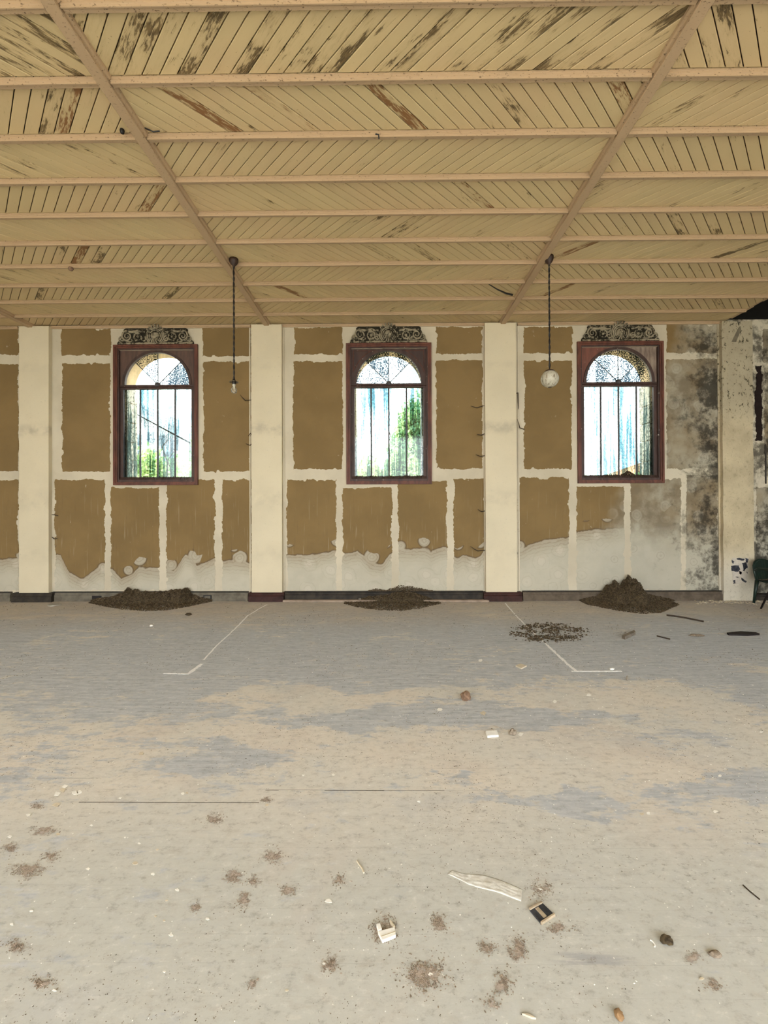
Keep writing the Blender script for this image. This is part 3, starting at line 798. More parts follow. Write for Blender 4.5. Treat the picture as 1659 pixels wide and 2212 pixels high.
# ------------------------------------------------------------------ plaster ornaments
def spiral(cx, cz, r0, r1, turns, a0, sgn, y, n=30):
    out = []
    for k in range(n + 1):
        t = k / n; r = r0 + (r1 - r0) * t; a = a0 + sgn * turns * 2 * math.pi * t
        out.append((cx + r * math.cos(a), y - 0.012 * (1 - t), cz + r * math.sin(a)))
    return out
OLAB = ['blackened scrollwork plaster ornament above the leftmost window', 'dark scrollwork plaster ornament above the middle window', 'heavily blackened plaster ornament above the rightmost window']
for wi, c in enumerate(WX):
    zb = WZ0 + WH + 0.004; Hh = HC - 0.055 - zb
    t = empty('plaster_ornament', (c, D, zb)); tag(t, OLAB[wi], 'ornament', 'plaster ornaments over the windows')
    L = [(-0.615, 0.0), (-0.60, 0.05), (-0.545, 0.085), (-0.535, 0.15), (-0.505, 0.20), (-0.515, 0.235), (-0.48, Hh)]
    poly = [(c + x, zb + h) for x, h in L] + [(c - x, zb + h) for x, h in L[::-1]]
    MB().prism(poly, D - 0.022, D, 'y').build('backplate', M_ORN, t, bevel=0.004)
    MB().prism([(D - 0.022, zb), (D - 0.042, zb), (D - 0.046, zb + 0.016), (D - 0.030, zb + 0.036), (D - 0.022, zb + 0.04)], c - 0.60, c + 0.60, 'x').build('lower_moulding', M_ORN, t)
    for s in (-1, 1):
        xa, xb = sorted((c + s * 0.16, c + s * 0.47))
        MB().prism([(D - 0.022, zb + Hh - 0.085), (D - 0.040, zb + Hh - 0.08), (D - 0.045, zb + Hh - 0.06), (D - 0.022, zb + Hh - 0.05)], xa, xb, 'x').build('upper_moulding', M_ORN, t)
    y = D - 0.03
    # cartouche: nested oval rims around a boss, leaf tips over the top
    car = MB(); cz = zb + 0.128
    car.lathe([(0.0, -0.060), (0.035, -0.055), (0.060, -0.038), (0.072, -0.012), (0.074, 0.0)], (c, D - 0.02, cz), 20, 'y')
    for rr_, ry_, tr_ in ((0.090, -0.03, 0.010), (0.118, -0.028, 0.012), (0.142, -0.024, 0.009)):
        car.tube([(c + rr_ * math.cos(a), D - 0.02 + ry_ * 0.6, cz + rr_ * 0.98 * math.sin(a)) for a in [math.radians(q) for q in range(-55, 236, 15)]], tr_, 7)
    co = car.build('cartouche', M_ORN, t, smooth=True)
    lf = MB()
    for k in range(-3, 4):
        a = math.radians(90 + k * 17); r0, r1 = 0.15, 0.195 - 0.006 * abs(k)
        lf.tube([(c + r0 * math.cos(a), D - 0.03, cz + r0 * math.sin(a)), (c + (r0 + r1) / 2 * math.cos(a), D - 0.052, cz + (r0 + r1) / 2 * math.sin(a)), (c + r1 * math.cos(a), D - 0.04, cz + r1 * math.sin(a))], [0.012, 0.015, 0.004], 6)
    for k in range(-2, 3):
        a = math.radians(-90 + k * 20)
        lf.tube([(c + 0.05 * math.cos(a), D - 0.07, cz + 0.05 * math.sin(a)), (c + 0.10 * math.cos(a), D - 0.065, cz + 0.10 * math.sin(a)), (c + 0.125 * math.cos(a), D - 0.04, cz + 0.125 * math.sin(a))], [0.008, 0.014, 0.004], 6)
    lf.build('leaf_crest', M_ORN, t, smooth=True)['kind'] = 'stuff'
    for s in (-1, 1):
        # rosette
        rx, rz = c + s * 0.275, zb + 0.115
        ro = MB().lathe([(0.0, -0.034), (0.018, -0.030), (0.024, -0.012), (0.03, 0.0)], (rx, D - 0.02, rz), 12, 'y')
        ro.tube([(rx + 0.060 * math.cos(a), D - 0.036, rz + 0.060 * math.sin(a)) for a in [2 * math.pi * k / 18 for k in range(18)]], 0.011, 6, True)
        for k in range(7):
            a = 2 * math.pi * k / 7
            ro.lump((rx + 0.040 * math.cos(a), D - 0.034, rz + 0.040 * math.sin(a)), 0.013, 0.012, 0.013, a)
        ro.build('rosette', M_ORN, t, smooth=True)
        # big end scroll and small volutes
        sx, sz = c + s * 0.445, zb + 0.125
        scl = MB().tube(spiral(sx, sz, 0.085, 0.012, 1.9, math.radians(90 if s > 0 else 90), -s, D - 0.034), [0.014 - 0.006 * k / 30 for k in range(31)], 7)
        scl.tube(spiral(c + s * 0.53, zb + 0.080, 0.052, 0.010, 1.5, math.radians(-90), s, D - 0.03), 0.010, 6)
        scl.tube(spiral(c + s * 0.185, zb + 0.080, 0.045, 0.008, 1.4, math.radians(80), s, D - 0.032), 0.010, 6)
        scl.tube([(c + s * 0.20, D - 0.034, zb + 0.19), (c + s * 0.27, D - 0.044, zb + 0.215), (c + s * 0.36, D - 0.044, zb + 0.195), (c + s * 0.44, D - 0.034, zb + 0.215)], [0.006, 0.013, 0.012, 0.005], 6)
        scl.tube([(c + s * 0.34, D - 0.03, zb + 0.05), (c + s * 0.40, D - 0.042, zb + 0.035), (c + s * 0.48, D - 0.035, zb + 0.05)], [0.005, 0.012, 0.004], 6)
        scl.build('scroll', M_ORN, t, smooth=True)
        lv = MB()
        for k in range(6):
            x = c + s * (0.17 + 0.062 * k); zz = zb + 0.048 + 0.012 * (k % 2)
            lv.tube([(x, D - 0.026, zz - 0.014), (x + s * 0.012, D - 0.042, zz + 0.006), (x + s * 0.032, D - 0.028, zz + 0.020)], [0.004, 0.012, 0.003], 5)
        lv.build('leaf_run', M_ORN, t, smooth=True)['kind'] = 'stuff'

# ------------------------------------------------------------------ ceiling
ROW0, STEP = 2.892, 0.4486
rows = [ROW0 + STEP * k for k in range(-5, 9)] + [D]
BEAMX = [onY(72, 700, D).x, onY(578, 697, D).x, onY(1084.5, 694, D).x]
bays = [(XL, BEAMX[0]), (BEAMX[0], BEAMX[1]), (BEAMX[1], BEAMX[2]), (BEAMX[2], XEND)]
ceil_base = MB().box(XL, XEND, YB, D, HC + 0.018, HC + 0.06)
ceiling = ceil_base.build('ceiling', plain('groove_shade_backing', (0.035, 0.026, 0.016), 0.9))  # near-black backing puts shade into the grooves between boards
MB().box(XL, XEND, YB, rows[0] - 0.001, HC, HC + 0.0178).build('plain_boarding', M_CEIL, ceiling)
tag(ceiling, kind='structure')
# near-black panels added above the ceiling's open end keep the void dark
def clip(poly, a, b, c):
    out = []
    for i in range(len(poly)):
        p, q = poly[i], poly[(i + 1) % len(poly)]
        dp, dq = a * p[0] + b * p[1] - c, a * q[0] + b * q[1] - c
        if dp <= 0: out.append(p)
        if (dp < 0 < dq) or (dq < 0 < dp):
            t = dp / (dp - dq); out.append((p[0] + t * (q[0] - p[0]), p[1] + t * (q[1] - p[1])))
    return out
def shrink(poly, d):
    """move the edges of a convex counter-clockwise outline inwards"""
    out = poly
    n = len(poly)
    for i in range(n):
        (x0, y0), (x1, y1) = poly[i], poly[(i + 1) % n]
        L = math.hypot(x1 - x0, y1 - y0)
        if L < 1e-6: continue
        nx, ny = (y1 - y0) / L, -(x1 - x0) / L      # outward for ccw
        out = clip(out, nx, ny, nx * x0 + ny * y0 - d)
        if len(out) < 3: return []
    return out
WORN = {}
# boards that lost their paint in the photograph: pixel on the board, wear, rust
MARKS = [(865,225,1.2,1),(415,232,1.05,1),(590,232,0.95,1),(138,235,1.0,1),(333,422,1.15,1),(1345,195,0.9,1),
         (270,95,1.0,0),(330,90,1.1,0),(555,95,1.15,0),(400,130,0.9,0),(940,70,1.15,0),(870,130,1.0,0),(700,100,0.9,0),(1100,90,1.0,0),(1150,110,0.95,0),(1200,50,0.9,0),(100,80,1.3,0),(140,60,1.2,0),(60,120,1.1,0),(30,90,1.2,0),(800,60,1.0,0),(1180,130,1.0,0),
         (880,490,1.1,0),(915,480,1.1,0),(180,545,1.2,1),(140,540,0.9,0),(218,545,0.9,0),(1240,540,1.2,1),(1600,540,1.2,0),(1640,525,1.2,0),(920,545,1.1,0),(620,625,1.1,1),(1215,622,1.15,1),(370,625,1.0,0),(90,630,1.0,0),(1460,480,1.0,0),(1010,408,0.9,1),(1095,235,0.8,0)]
MARKP = [(onZ(a, b, HC), w if r else w * 0.92, r) for a, b, w, r in MARKS]
def point_in(poly, x, y):
    s = 0
    for i in range(len(poly)):
        (x0, y0), (x1, y1) = poly[i], poly[(i + 1) % len(poly)]
        if (x1 - x0) * (y - y0) - (y1 - y0) * (x - x0) < 0: return False
    return True
BW = 0.1188
brd_list = []
for bi, (xa, xb) in enumerate(bays):
    for ri in range(len(rows) - 1):
        ya, yb = rows[ri], rows[ri + 1]
        sgn = 1 if (bi + ri) % 2 == 1 else -1         # direction of the boards alternates like a chessboard
        # strip k: x - sgn*(y-ya) in [k*BW,(k+1)*BW]
        k0 = int(math.floor((min(xa, xa - (yb - ya)) - 0.5) / BW)); k1 = int(math.ceil((xb + 1) / BW))
        ph = R.uniform(0, BW)
        for k in range(k0, k1):
            c0, c1 = k * BW + ph, (k + 1) * BW + ph
            poly = [(xa, ya), (xb, ya), (xb, yb), (xa, yb)]
            poly = clip(poly, 1, -sgn, c1 - sgn * ya); 
            if len(poly) < 3: continue
            poly = clip(poly, -1, sgn, -(c0 - sgn * ya))
            if len(poly) < 3: continue
            ar = abs(sum(poly[i][0] * poly[(i + 1) % len(poly)][1] - poly[(i + 1) % len(poly)][0] * poly[i][1] for i in range(len(poly)))) / 2
            if ar < 0.0004: continue
            cx = sum(p[0] for p in poly) / len(poly); cy = sum(p[1] for p in poly) / len(poly)
            wear, rust = R.uniform(0.0, 0.42), 0.0
            if R.random() < 0.05: wear = R.uniform(0.5, 0.75)
            if cy < ROW0: wear += 0.26
            for P_, w_, r_ in MARKP:
                if point_in(poly, P_.x, P_.y): wear, rust = max(wear, w_), max(rust, r_)
            # seen size
            pp = [proj((p[0], p[1], HC)) for p in poly]
            area = 0.0
            if all(pp):
                pc = [(min(max(q[0], 0), 1659), min(max(q[1], 0), 2212)) for q in pp]
                area = abs(sum(pc[i][0] * pc[(i + 1) % len(pc)][1] - pc[(i + 1) % len(pc)][0] * pc[i][1] for i in range(len(pc)))) / 2
            brd_list.append((area, poly, sgn, c0, ya, wear, rust, R.random()))
def board_mesh(mb, att, item, gap=0.0030, ch=0.0030):
    area, poly, sgn, c0, ya, wear, rust, rnd = item
    P1 = shrink(poly, gap)
    if len(P1) < 3: return
    P2 = shrink(P1, ch)
    dz = (rnd - 0.5) * 0.003
    if len(P2) != len(P1): P2 = P1
    n = len(P1)
    lo, md, hi = HC + dz * 0.5, HC + ch + dz * 0.5, HC + 0.0175
    vs = [(p[0], p[1], lo) for p in P2] + [(p[0], p[1], md) for p in P1] + [(p[0], p[1], hi) for p in P1]
    fs = [tuple(range(n))[::-1]]
    for i in range(n):
        j = (i + 1) % n
        fs.append((i, j, n + j, n + i)); fs.append((n + i, n + j, 2 * n + j, 2 * n + i))
    mb.add(vs, fs)
    s2 = math.sqrt(0.5)
    for v in vs:
        a = (v[0] * sgn + (v[1] - ya)) * s2; b = (v[0] - sgn * (v[1] - ya) - c0) * s2
        att.append((a, b, rnd, wear, rust))
def put_attr(o, att):
    me = o.data
    A = np.array(att, dtype=np.float32)
    v = me.attributes.new('brd', 'FLOAT_VECTOR', 'POINT'); v.data.foreach_set('vector', A[:, :3].ravel())
    w = me.attributes.new('wear', 'FLOAT', 'POINT'); w.data.foreach_set('value', A[:, 3].copy())
    r_ = me.attributes.new('rust', 'FLOAT', 'POINT'); r_.data.foreach_set('value', A[:, 4].copy())
brd_list.sort(key=lambda t: -t[0])
for it in brd_list[:300]:
    mb, att = MB(), []
    board_mesh(mb, att, it)
    if mb.v: put_attr(mb.build('ceiling_board', M_CEIL, ceiling, recalc=False), att)
mb, att = MB(), []
for it in brd_list[300:]: board_mesh(mb, att, it)
o = mb.build('distant_ceiling_boards', M_CEIL, ceiling, recalc=False); put_attr(o, att); o['kind'] = 'stuff'

# cross battens, one per row and bay
BP = [(0.0, 0.0), (0.0, -0.010), (0.005, -0.013), (0.005, -0.024), (0.010, -0.027), (0.010, -0.041), (0.017, -0.041), (0.017, -0.032), (0.050, -0.032), (0.054, -0.026), (0.054, 0.0)]
HB = 0.046
for ri, y in enumerate(rows[:-1]):
    for bi, (xa, xb) in enumerate(bays):
        a = xa + (HB if bi else 0); b = xb - (HB if bi < 3 else 0)
        MB().prism([(y + p[0], HC + p[1]) for p in BP], a, b, 'x').build('ceiling_batten', M_BATTEN, ceiling)
# beams running towards the camera, with a cover bead on either side
for x in BEAMX:
    o = MB().prism([(x - 0.040, HC), (x - 0.040, HC - 0.046), (x - 0.035, HC - 0.051), (x + 0.035, HC - 0.051), (x + 0.040, HC - 0.046), (x + 0.040, HC)], rows[0], D - 0.002, 'y').build('ceiling_beam', M_BEAM, ceiling)
    for s in (-1, 1):
        for ri in range(len(rows) - 1):
            ya = rows[ri] + 0.053; yb = rows[ri + 1] - 0.001
            xa, xb = x + s * 0.0405, x + s * 0.062
            MB().prism([(xa, HC), (xa, HC - 0.030), (x + s * 0.050, HC - 0.028), (x + s * 0.058, HC - 0.017), (xb, HC)], ya, yb, 'y').build('cover_bead', M_BATTEN, o)
# ragged end of the boarding over the right-hand bay
mb = MB(); y = rows[0]
while y < D - 0.02:
    l = R.uniform(0.1, 0.3); y2 = min(D - 0.005, y + l)
    mb.box(XEND - 0.004, XEND + R.uniform(0.006, 0.05), y, y2, HC + 0.002, HC + 0.016); y = y2
o = mb.build('broken_edge', M_BEAM, ceiling)

# ------------------------------------------------------------------ pendant lamps
def rope(x, y, z0, z1, r=0.0085):
    mb = MB(); n = int((z1 - z0) / 0.012)
    for ph in (0, math.pi):
        mb.tube([(x + 0.0055 * math.cos(ph + k * 0.55), y + 0.0055 * math.sin(ph + k * 0.55), z0 + (z1 - z0) * k / n) for k in range(n + 1)], r * 0.72, 5)
    return mb
def pendant(name, label, px_top, py_top, px_bot, py_tip, globe):
    yl = rows[-4] + 0.0
    top = onY(px_top, py_top, 5.06)
    x, y = top.x, top.y
    t = empty(name, (x, y, HC - 0.04)); tag(t, label, 'lamp', 'pendant lamps hanging from the boarded ceiling')
    zt = HC
    zrose = onY(px_top, py_top + 18, y).z
    MB().lathe([(0.0, zt - zrose - 0.001), (0.050, zt - zrose - 0.001), (0.052, zt - zrose - 0.03), (0.046, 0.045), (0.034, 0.022), (0.016, 0.004), (0.012, -0.012), (0.0, -0.012)], (x, y, zrose), 20).build('ceiling_rose', M_CAP, t, smooth=True)
    if not globe:
        zb = onY(px_bot, py_tip, y).z                     # tip of the bulb
        rope(x, y, zb + 0.165, zrose).build('cord', M_BLACK, t)
        h = MB().lathe([(0.0, 0.165), (0.014, 0.165), (0.020, 0.150), (0.022, 0.115), (0.020, 0.108), (0.0, 0.108)], (x, y, zb), 16)
        h.build('lampholder', M_BLACK, t, smooth=True)
        MB().lathe([(0.018, 0.150), (0.030, 0.146), (0.052, 0.134), (0.053, 0.130), (0.030, 0.139), (0.018, 0.143)], (x, y, zb), 24).build('shade_ring', M_BRASS, t, smooth=True)
        b = MB().lathe([(0.017, 0.112), (0.017, 0.094), (0.020, 0.078), (0.030, 0.056), (0.0355, 0.036), (0.032, 0.016), (0.020, 0.004), (0.0, 0.0)], (x, y, zb), 24).build('bulb', M_BULB, t, smooth=True)
        MB().lathe([(0.0, 0.112), (0.016, 0.112), (0.016, 0.090), (0.008, 0.080), (0.004, 0.050), (0.0, 0.046)], (x, y, zb), 12).build('bulb_stem', M_WHITE, b, smooth=True)
    else:
        c = onY(px_bot, 818.5, y); rg = 18.6 / FPX * 5.06
        rope(x, y, c.z + rg * 0.98, zrose).build('cord', M_BLACK, t)
        MB().lathe([(0.0, rg * 1.12), (0.012, rg * 1.12), (0.020, rg * 1.06), (rg * 0.46, rg * 0.98), (rg * 0.56, rg * 0.86), (rg * 0.56, rg * 0.80), (0.0, rg * 0.80)], (x, y, c.z), 24).build('gallery_cap', M_CAP, t, smooth=True)
        prof = [(rg * math.sin(a), rg * math.cos(a)) for a in [math.radians(32 + k * 7.4) for k in range(21)]]
        MB().lathe(prof, (x, y, c.z), 32).build('globe', M_GLOBE, t, smooth=True)
        MB().lathe([(0.0, -0.02), (0.022, -0.01), (0.026, 0.02), (0.014, 0.05), (0.0, 0.05)], (x, y, c.z + 0.02), 14).build('inner_bulb', M_WHITE, t, smooth=True)
        MB().lathe([(0.0, -rg * 1.01), (0.018, -rg * 1.0), (0.024, -rg * 0.96), (0.0, -rg * 0.93)], (x, y, c.z), 14).build('finial', M_CAP, t, smooth=True)
pendant('pendant_bulb', 'bare clear bulb on a twisted black cord hanging beside the left window', 505, 557, 504, 850, False)
pendant('pendant_globe', 'round dusty glass globe lamp on a twisted black cord', 1186, 553, 1186, 836, True)

# small fittings and loose wire on the ceiling
p = onZ(264, 279, HC)
tag(MB().lathe([(0.0, 0.0), (0.015, -0.002), (0.018, -0.012), (0.014, -0.030), (0.007, -0.036), (0.0, -0.037)], (p.x, p.y, HC), 14).build('ceiling_boss', M_BLACK, smooth=True), 'small black knob on the ceiling boards beside the left beam', 'ceiling fitting')
p = onZ(815, 288, HC - 0.04)
tag(MB().tube([(p.x - 0.014, p.y, HC - 0.046), (p.x + 0.01, p.y, HC - 0.05), (p.x + 0.012, p.y + 0.01, HC - 0.075)], 0.006, 6).build('batten_hook', M_BLACK), 'tiny black hook under a ceiling batten near the centre', 'hook')
p = onZ(153, 577, HC - 0.04)
tag(MB().lathe([(0.0, 0.0), (0.022, -0.002), (0.03, -0.02), (0.02, -0.04), (0.0, -0.046)], (p.x, p.y, HC - 0.04), 12).build('rusty_knob', M_BRICK, smooth=True), 'rusty knob under a ceiling batten at the far left', 'ceiling fitting')
a, b, c_ = onZ(1056, 614, HC - 0.03), onZ(1094, 634, HC - 0.05), onZ(1107, 637, HC - 0.05)
tag(MB().tube([a, a.lerp(b, 0.5) + Vector((0, 0, -0.01)), b, c_], [0.006, 0.008, 0.012, 0.014], 6).build('hanging_wire', M_BLACK), 'black wire sagging beneath the ceiling by the right beam', 'wire')
a, b = onZ(312, 276, HC), onZ(345, 283, HC - 0.02)
tag(MB().tube([a, a.lerp(b, 0.4) + Vector((0.02, 0, -0.02)), b], 0.005, 6).build('wire_stub', M_BLACK), 'short black wire stub beside the left ceiling beam', 'wire')

# bent wires poking out beside the pilasters
WIRES = [((519,853),(530,865),(543,864),'leftmost window, upper one of three'),((536,942),(541,936),(544,940),'leftmost window, middle one of three'),((531,958),(540,962),(545,958),'leftmost window, lowest of three'),
         ((1017,877),(1030,881),(1046,876),'middle window, upper'),((1030,938),(1040,940),(1048,936),'middle window, middle'),((1028,982),(1038,986),(1048,984),'middle window, lower'),
         ((1117,905),(1123,924),(1133,928),'globe lamp, curled'),((1114,850),(1119,848),(1120,884),'globe lamp, upright'),((1016,1180),(1032,1190),(1050,1188),'damp tide line by the middle pilaster'),((1032,1100),(1040,1105),(1050,1103),'white joint low by the middle pilaster'),
         ((126,1114),(118,1112),(112,1112),'far-left pilaster, upper'),((124,1163),(117,1164),(112,1160),'far-left pilaster, lower')]
for a, b, c, wh in WIRES:
    pa, pb, pc = onY(*a, D - 0.03), onY(*b, D - 0.055), onY(*c, D - 0.012)
    path = [pa, pa.lerp(pb, 0.5) + Vector((0, -0.012, -0.004)), pb, pb.lerp(pc, 0.6), pc]
    tag(MB().tube(path, [0.003, 0.006, 0.008, 0.007, 0.005], 5).build('bent_wire', M_TWIG), 'bent dark wire on the wall near the ' + wh, 'wire', 'bent wires poking from the wall')

# torn poster on the right pilaster
po = empty('torn_poster', onY(1598, 1235, D - 0.072)); tag(po, 'torn black and white poster scraps on the right pilaster', 'poster')
M_POB = plain('poster_black_ink', (0.014, 0.016, 0.024), 0.6, 0.5, 25, col2=(0.06, 0.06, 0.07))
M_POW = plain('poster_pale_paper', (0.60, 0.54, 0.45), 0.8, 0.15, 25)
def scrap(pts, mat, name, k):
    rr = random.Random(k); P_ = []
    n = len(pts)
    for i in range(n):
        a, b = pts[i], pts[(i + 1) % n]
        for t in (0, 0.35, 0.7):
            P_.append((a[0] + (b[0] - a[0]) * t + rr.uniform(-1, 1), a[1] + (b[1] - a[1]) * t + rr.uniform(-1, 1)))
    poly = [(onY(x, y, D - 0.072).x, onY(x, y, D - 0.072).z) for x, y in P_]
    MB().prism(poly, D - 0.0735 - 0.0004 * (k % 5), D - 0.0702, 'y').build(name, mat, po)
scrap([(1581,1205),(1616,1206),(1616,1230),(1612,1258),(1583,1262),(1582,1236)], M_POW, 'paper_sheet', 0)
for k, pts in enumerate([[(1580,1222),(1596,1221),(1598,1231),(1593,1236),(1581,1233)], [(1592,1205),(1608,1207),(1607,1211),(1592,1209)], [(1603,1216),(1613,1215),(1614,1227),(1606,1231)], [(1610,1206),(1616,1207),(1615,1216),(1611,1215)],
    [(1595,1231),(1603,1236),(1600,1242),(1597,1238)], [(1600,1247),(1613,1255),(1611,1259),(1601,1253)], [(1583,1255),(1589,1252),(1589,1260),(1584,1261)], [(1581,1208),(1585,1213),(1584,1218),(1581,1214)], [(1603,1232),(1609,1230),(1608,1235)], [(1587,1246),(1596,1246),(1594,1249)], [(1612,1235),(1615,1236),(1614,1241)]]):
    scrap(pts, M_POB, 'ink_scrap', k + 1)

# ------------------------------------------------------------------ heaps and floor litter
def vn(x, y, z=0.0): return mnoise.noise(Vector((x, y, z)))
def heap(label, prof, front, seed, ncr, yb=D - 0.057, reach=0.68):
    """prof: (px, py of the crest); front: (px, py of the toe) -> mound leaning on the wall, with loose crumbs"""
    rr = random.Random(seed)
    pr = [(onY(a, b, D - 0.12).x, max(0.0, onY(a, b, D - 0.12).z)) for a, b in prof]
    fr = [(onZ(a, b).x, yb - onZ(a, b).y) for a, b in front]
    def _sm(x): return x
    ip = lambda L, x: float(np.interp(x, [p[0] for p in L], [p[1] for p in L], left=0.0, right=0.0))
    x0, x1 = pr[0][0], pr[-1][0]
    t = empty('droppings_heap', ((x0 + x1) / 2, yb - 0.2, 0)); tag(t, label, 'heap', 'heaps of droppings along the wall')
    def hgt(x, dy):
        h, e = (ip(pr, x - 0.04) + ip(pr, x) * 2 + ip(pr, x + 0.04)) / 4, max(0.02, ip(fr, x))
        if dy >= e: return -0.01
        u = dy / e
        core = math.sqrt(max(0.0, 1 - (dy / max(0.07, h * 1.25)) ** 2))
        v = h * (0.82 * core + 0.18 * (1 - u) ** 1.4)
        return v * (1 + 0.30 * vn(x * 14, dy * 14, seed)) + 0.012 * vn(x * 38, dy * 38, seed) 
    nx, ny = int((x1 - x0) / 0.016), 44
    vs, fs = [], []
    for j in range(ny + 1):
        for i in range(nx + 1):
            x = x0 + (x1 - x0) * i / nx; e = max(0.02, ip(fr, x)); dy = e * reach * (j / ny) ** 1.3 * (0.86 + 0.28 * vn(x * 9, 3.7, seed))
            z = hgt(x, dy) if j < ny else -0.004
            if i in (0, nx): z = -0.004
            vs.append((x, yb - dy, max(-0.004, z)))
    for j in range(ny):
        for i in range(nx):
            a = j * (nx + 1) + i; fs.append((a, a + 1, a + nx + 2, a + nx + 1))
    MB().add(vs, fs).build('mound', M_DROP, t, smooth=True)
    mb, mg = MB(), MB()
    for k in range(ncr):
        x = rr.uniform(x0, x1); e = max(0.03, ip(fr, x)) * 1.12; dy = e * rr.random() ** 1.2
        z = max(0.0, hgt(x, dy))
        r_ = rr.uniform(0.005, 0.013)
        if rr.random() < 0.25 and dy > e * 0.8: continue
        (mg if rr.random() < 0.40 else mb).lump((x, yb - dy, z + r_ * 0.3), r_ * rr.uniform(0.9, 1.9), r_, r_ * 0.75, rr.random() * 3.1, rr)
    o = mb.build('dark_crumbs', M_DROP, t); o['kind'] = 'stuff'
    o = mg.build('pale_crumbs', M_CRUMB, t); o['kind'] = 'stuff'
    return t
heap('long low brown droppings heap under the leftmost window', [(195,1296),(235,1292),(262,1284),(272,1273),(285,1276),(310,1280),(345,1281),(368,1277),(385,1276),(398,1270),(406,1275),(412,1288),(440,1294),(455,1297)],
     [(190,1302),(230,1309),(270,1315),(320,1318),(370,1316),(410,1309),(455,1300)], 1, 6000)
hp = heap('thin grey-brown droppings heap spilling over the baseboard under the middle window', [(745,1301),(780,1296),(800,1290),(835,1288),(860,1281),(885,1280),(905,1285),(930,1295),(950,1301)],
     [(740,1303),(775,1311),(820,1316),(870,1317),(910,1312),(955,1303)], 2, 4500, reach=0.42)
rr = random.Random(55); lc = MB()
for k in range(1300):                                    # the part lying on top of the baseboard
    px = rr.uniform(795, 935); crest = float(np.interp(px, [795, 812, 835, 858, 880, 905, 935], [1277, 1272, 1275, 1265, 1264, 1270, 1278]))
    zt_ = max(0.15, onY(px, crest, D - 0.03).z); x_ = onY(px, crest, D - 0.03).x; t_ = rr.random()
    r_ = rr.uniform(0.004, 0.011)
    lc.lump((x_, D - 0.006 - 0.042 * t_, 0.149 + r_ * 0.5 + (zt_ - 0.149) * rr.random() * (1 - 0.6 * t_)), r_ * 1.5, r_, r_ * 0.8, rr.random() * 3, rr)
lc.build('ledge_crumbs', M_CRUMB, hp)['kind'] = 'stuff'
heap('tall twin-peaked brown droppings heap under the rightmost window', [(1255,1297),(1290,1291),(1306,1280),(1313,1266),(1321,1261),(1332,1260),(1341,1267),(1347,1262),(1353,1252),(1368,1250),(1376,1257),(1383,1270),(1400,1284),(1425,1291),(1460,1298)],
     [(1250,1302),(1290,1310),(1330,1317),(1380,1323),(1420,1321),(1465,1305)], 3, 7000)

def mat_film_soil():
    g = G('thin_soil_film'); P = g.pos()
    f = g.noise(g.scale(P, (26, 34, 1)), 1.0, 6, 0.72)
    a = g.attr('rim').outputs['Fac']
    t = g.n('ShaderNodeBsdfTransparent'); m = g.n('ShaderNodeMixShader')
    g.L.new(g.ss(g.add(f, g.mul(a, 0.34)), 0.60, 0.90), m.inputs[0])
    g.base(g.mix(g.ss(f, 0.4, 0.62), (0.56, 0.475, 0.41), (0.45, 0.375, 0.315)), 0.95, 0.1)
    g.L.new(t.outputs[0], m.inputs[1]); g.L.new(g.b.outputs[0], m.inputs[2]); g.L.new(m.outputs[0], g.out.inputs[0])
    return g.m
M_SOILF = mat_film_soil()
def soil_film(t, px0, px1, py0, py1, seed):
    rr = random.Random(seed); cx, cy = (px0 + px1) / 2, (py0 + py1) / 2
    rings, n = (0.0, 0.35, 0.7, 1.0), 20; vs, fs, at = [], [], []
    rad = [rr.uniform(0.75, 1.2) for _ in range(n)]
    for r in rings:
        for k in range(n):
            a = 2 * math.pi * k / n
            q = onZ(cx + (px1 - px0) / 2 * 1.35 * r * rad[k] * math.cos(a), cy + (py1 - py0) / 2 * 1.35 * r * rad[k] * math.sin(a))
            vs.append((q.x, q.y, 0.0012 * (1 - r) + 0.0003)); at.append(1 - r)
    for i in range(len(rings) - 1):
        for k in range(n): fs.append((i * n + k, i * n + (k + 1) % n, (i + 1) * n + (k + 1) % n, (i + 1) * n + k))
    o = MB().add(vs, fs).build('soil_film', M_SOILF, t, smooth=True)
    a = o.data.attributes.new('rim', 'FLOAT', 'POINT'); a.data.foreach_set('value', np.array(at, dtype=np.float32))
def scatter_patch(name, label, px0, px1, py0, py1, n, seed, size=(0.006, 0.014), mats=(M_DROP, M_DROPG), group=None, cat='droppings', film=False):
    rr = random.Random(seed)
    cx, cy = (px0 + px1) / 2, (py0 + py1) / 2
    o_ = onZ(cx, cy); mb = [MB(), MB()]
    for k in range(n):
        a, r = rr.uniform(0, 2 * math.pi), (abs(rr.gauss(0, 0.58)) if film else math.sqrt(rr.random()) * (0.75 + 0.35 * rr.random()))
        fq, th_ = (34.0, 0.02) if film else (6.0, -0.15)
        ppx, ppy = cx + (px1 - px0) / 2 * r * math.cos(a), cy + (py1 - py0) / 2 * r * math.sin(a)
        q = onZ(ppx, ppy)
        if vn(q.x * fq, q.y * fq, seed) < th_ and rr.random() < 0.85: continue
        s = rr.uniform(*size)
        mb[0 if rr.random() < 0.6 else 1].lump((q.x, q.y, s * 0.45), s * rr.uniform(0.8, 1.9), s, s * 0.6, rr.random() * 3.1, rr)
    t = empty(name, (o_.x, o_.y, 0)); tag(t, label, cat, group)
    for m, mt, nm in zip(mb, mats, ('dark_crumbs', 'pale_crumbs')):
        if m.v: o = m.build(nm, mt, t); o['kind'] = 'stuff'
    if film: soil_film(t, px0, px1, py0, py1, seed)
scatter_patch('scattered_droppings', 'flat patch of scattered dark droppings across the right chalk line', 1098, 1272, 1345, 1388, 1500, 5, (0.006, 0.013), (M_DROP, M_CRUMB))

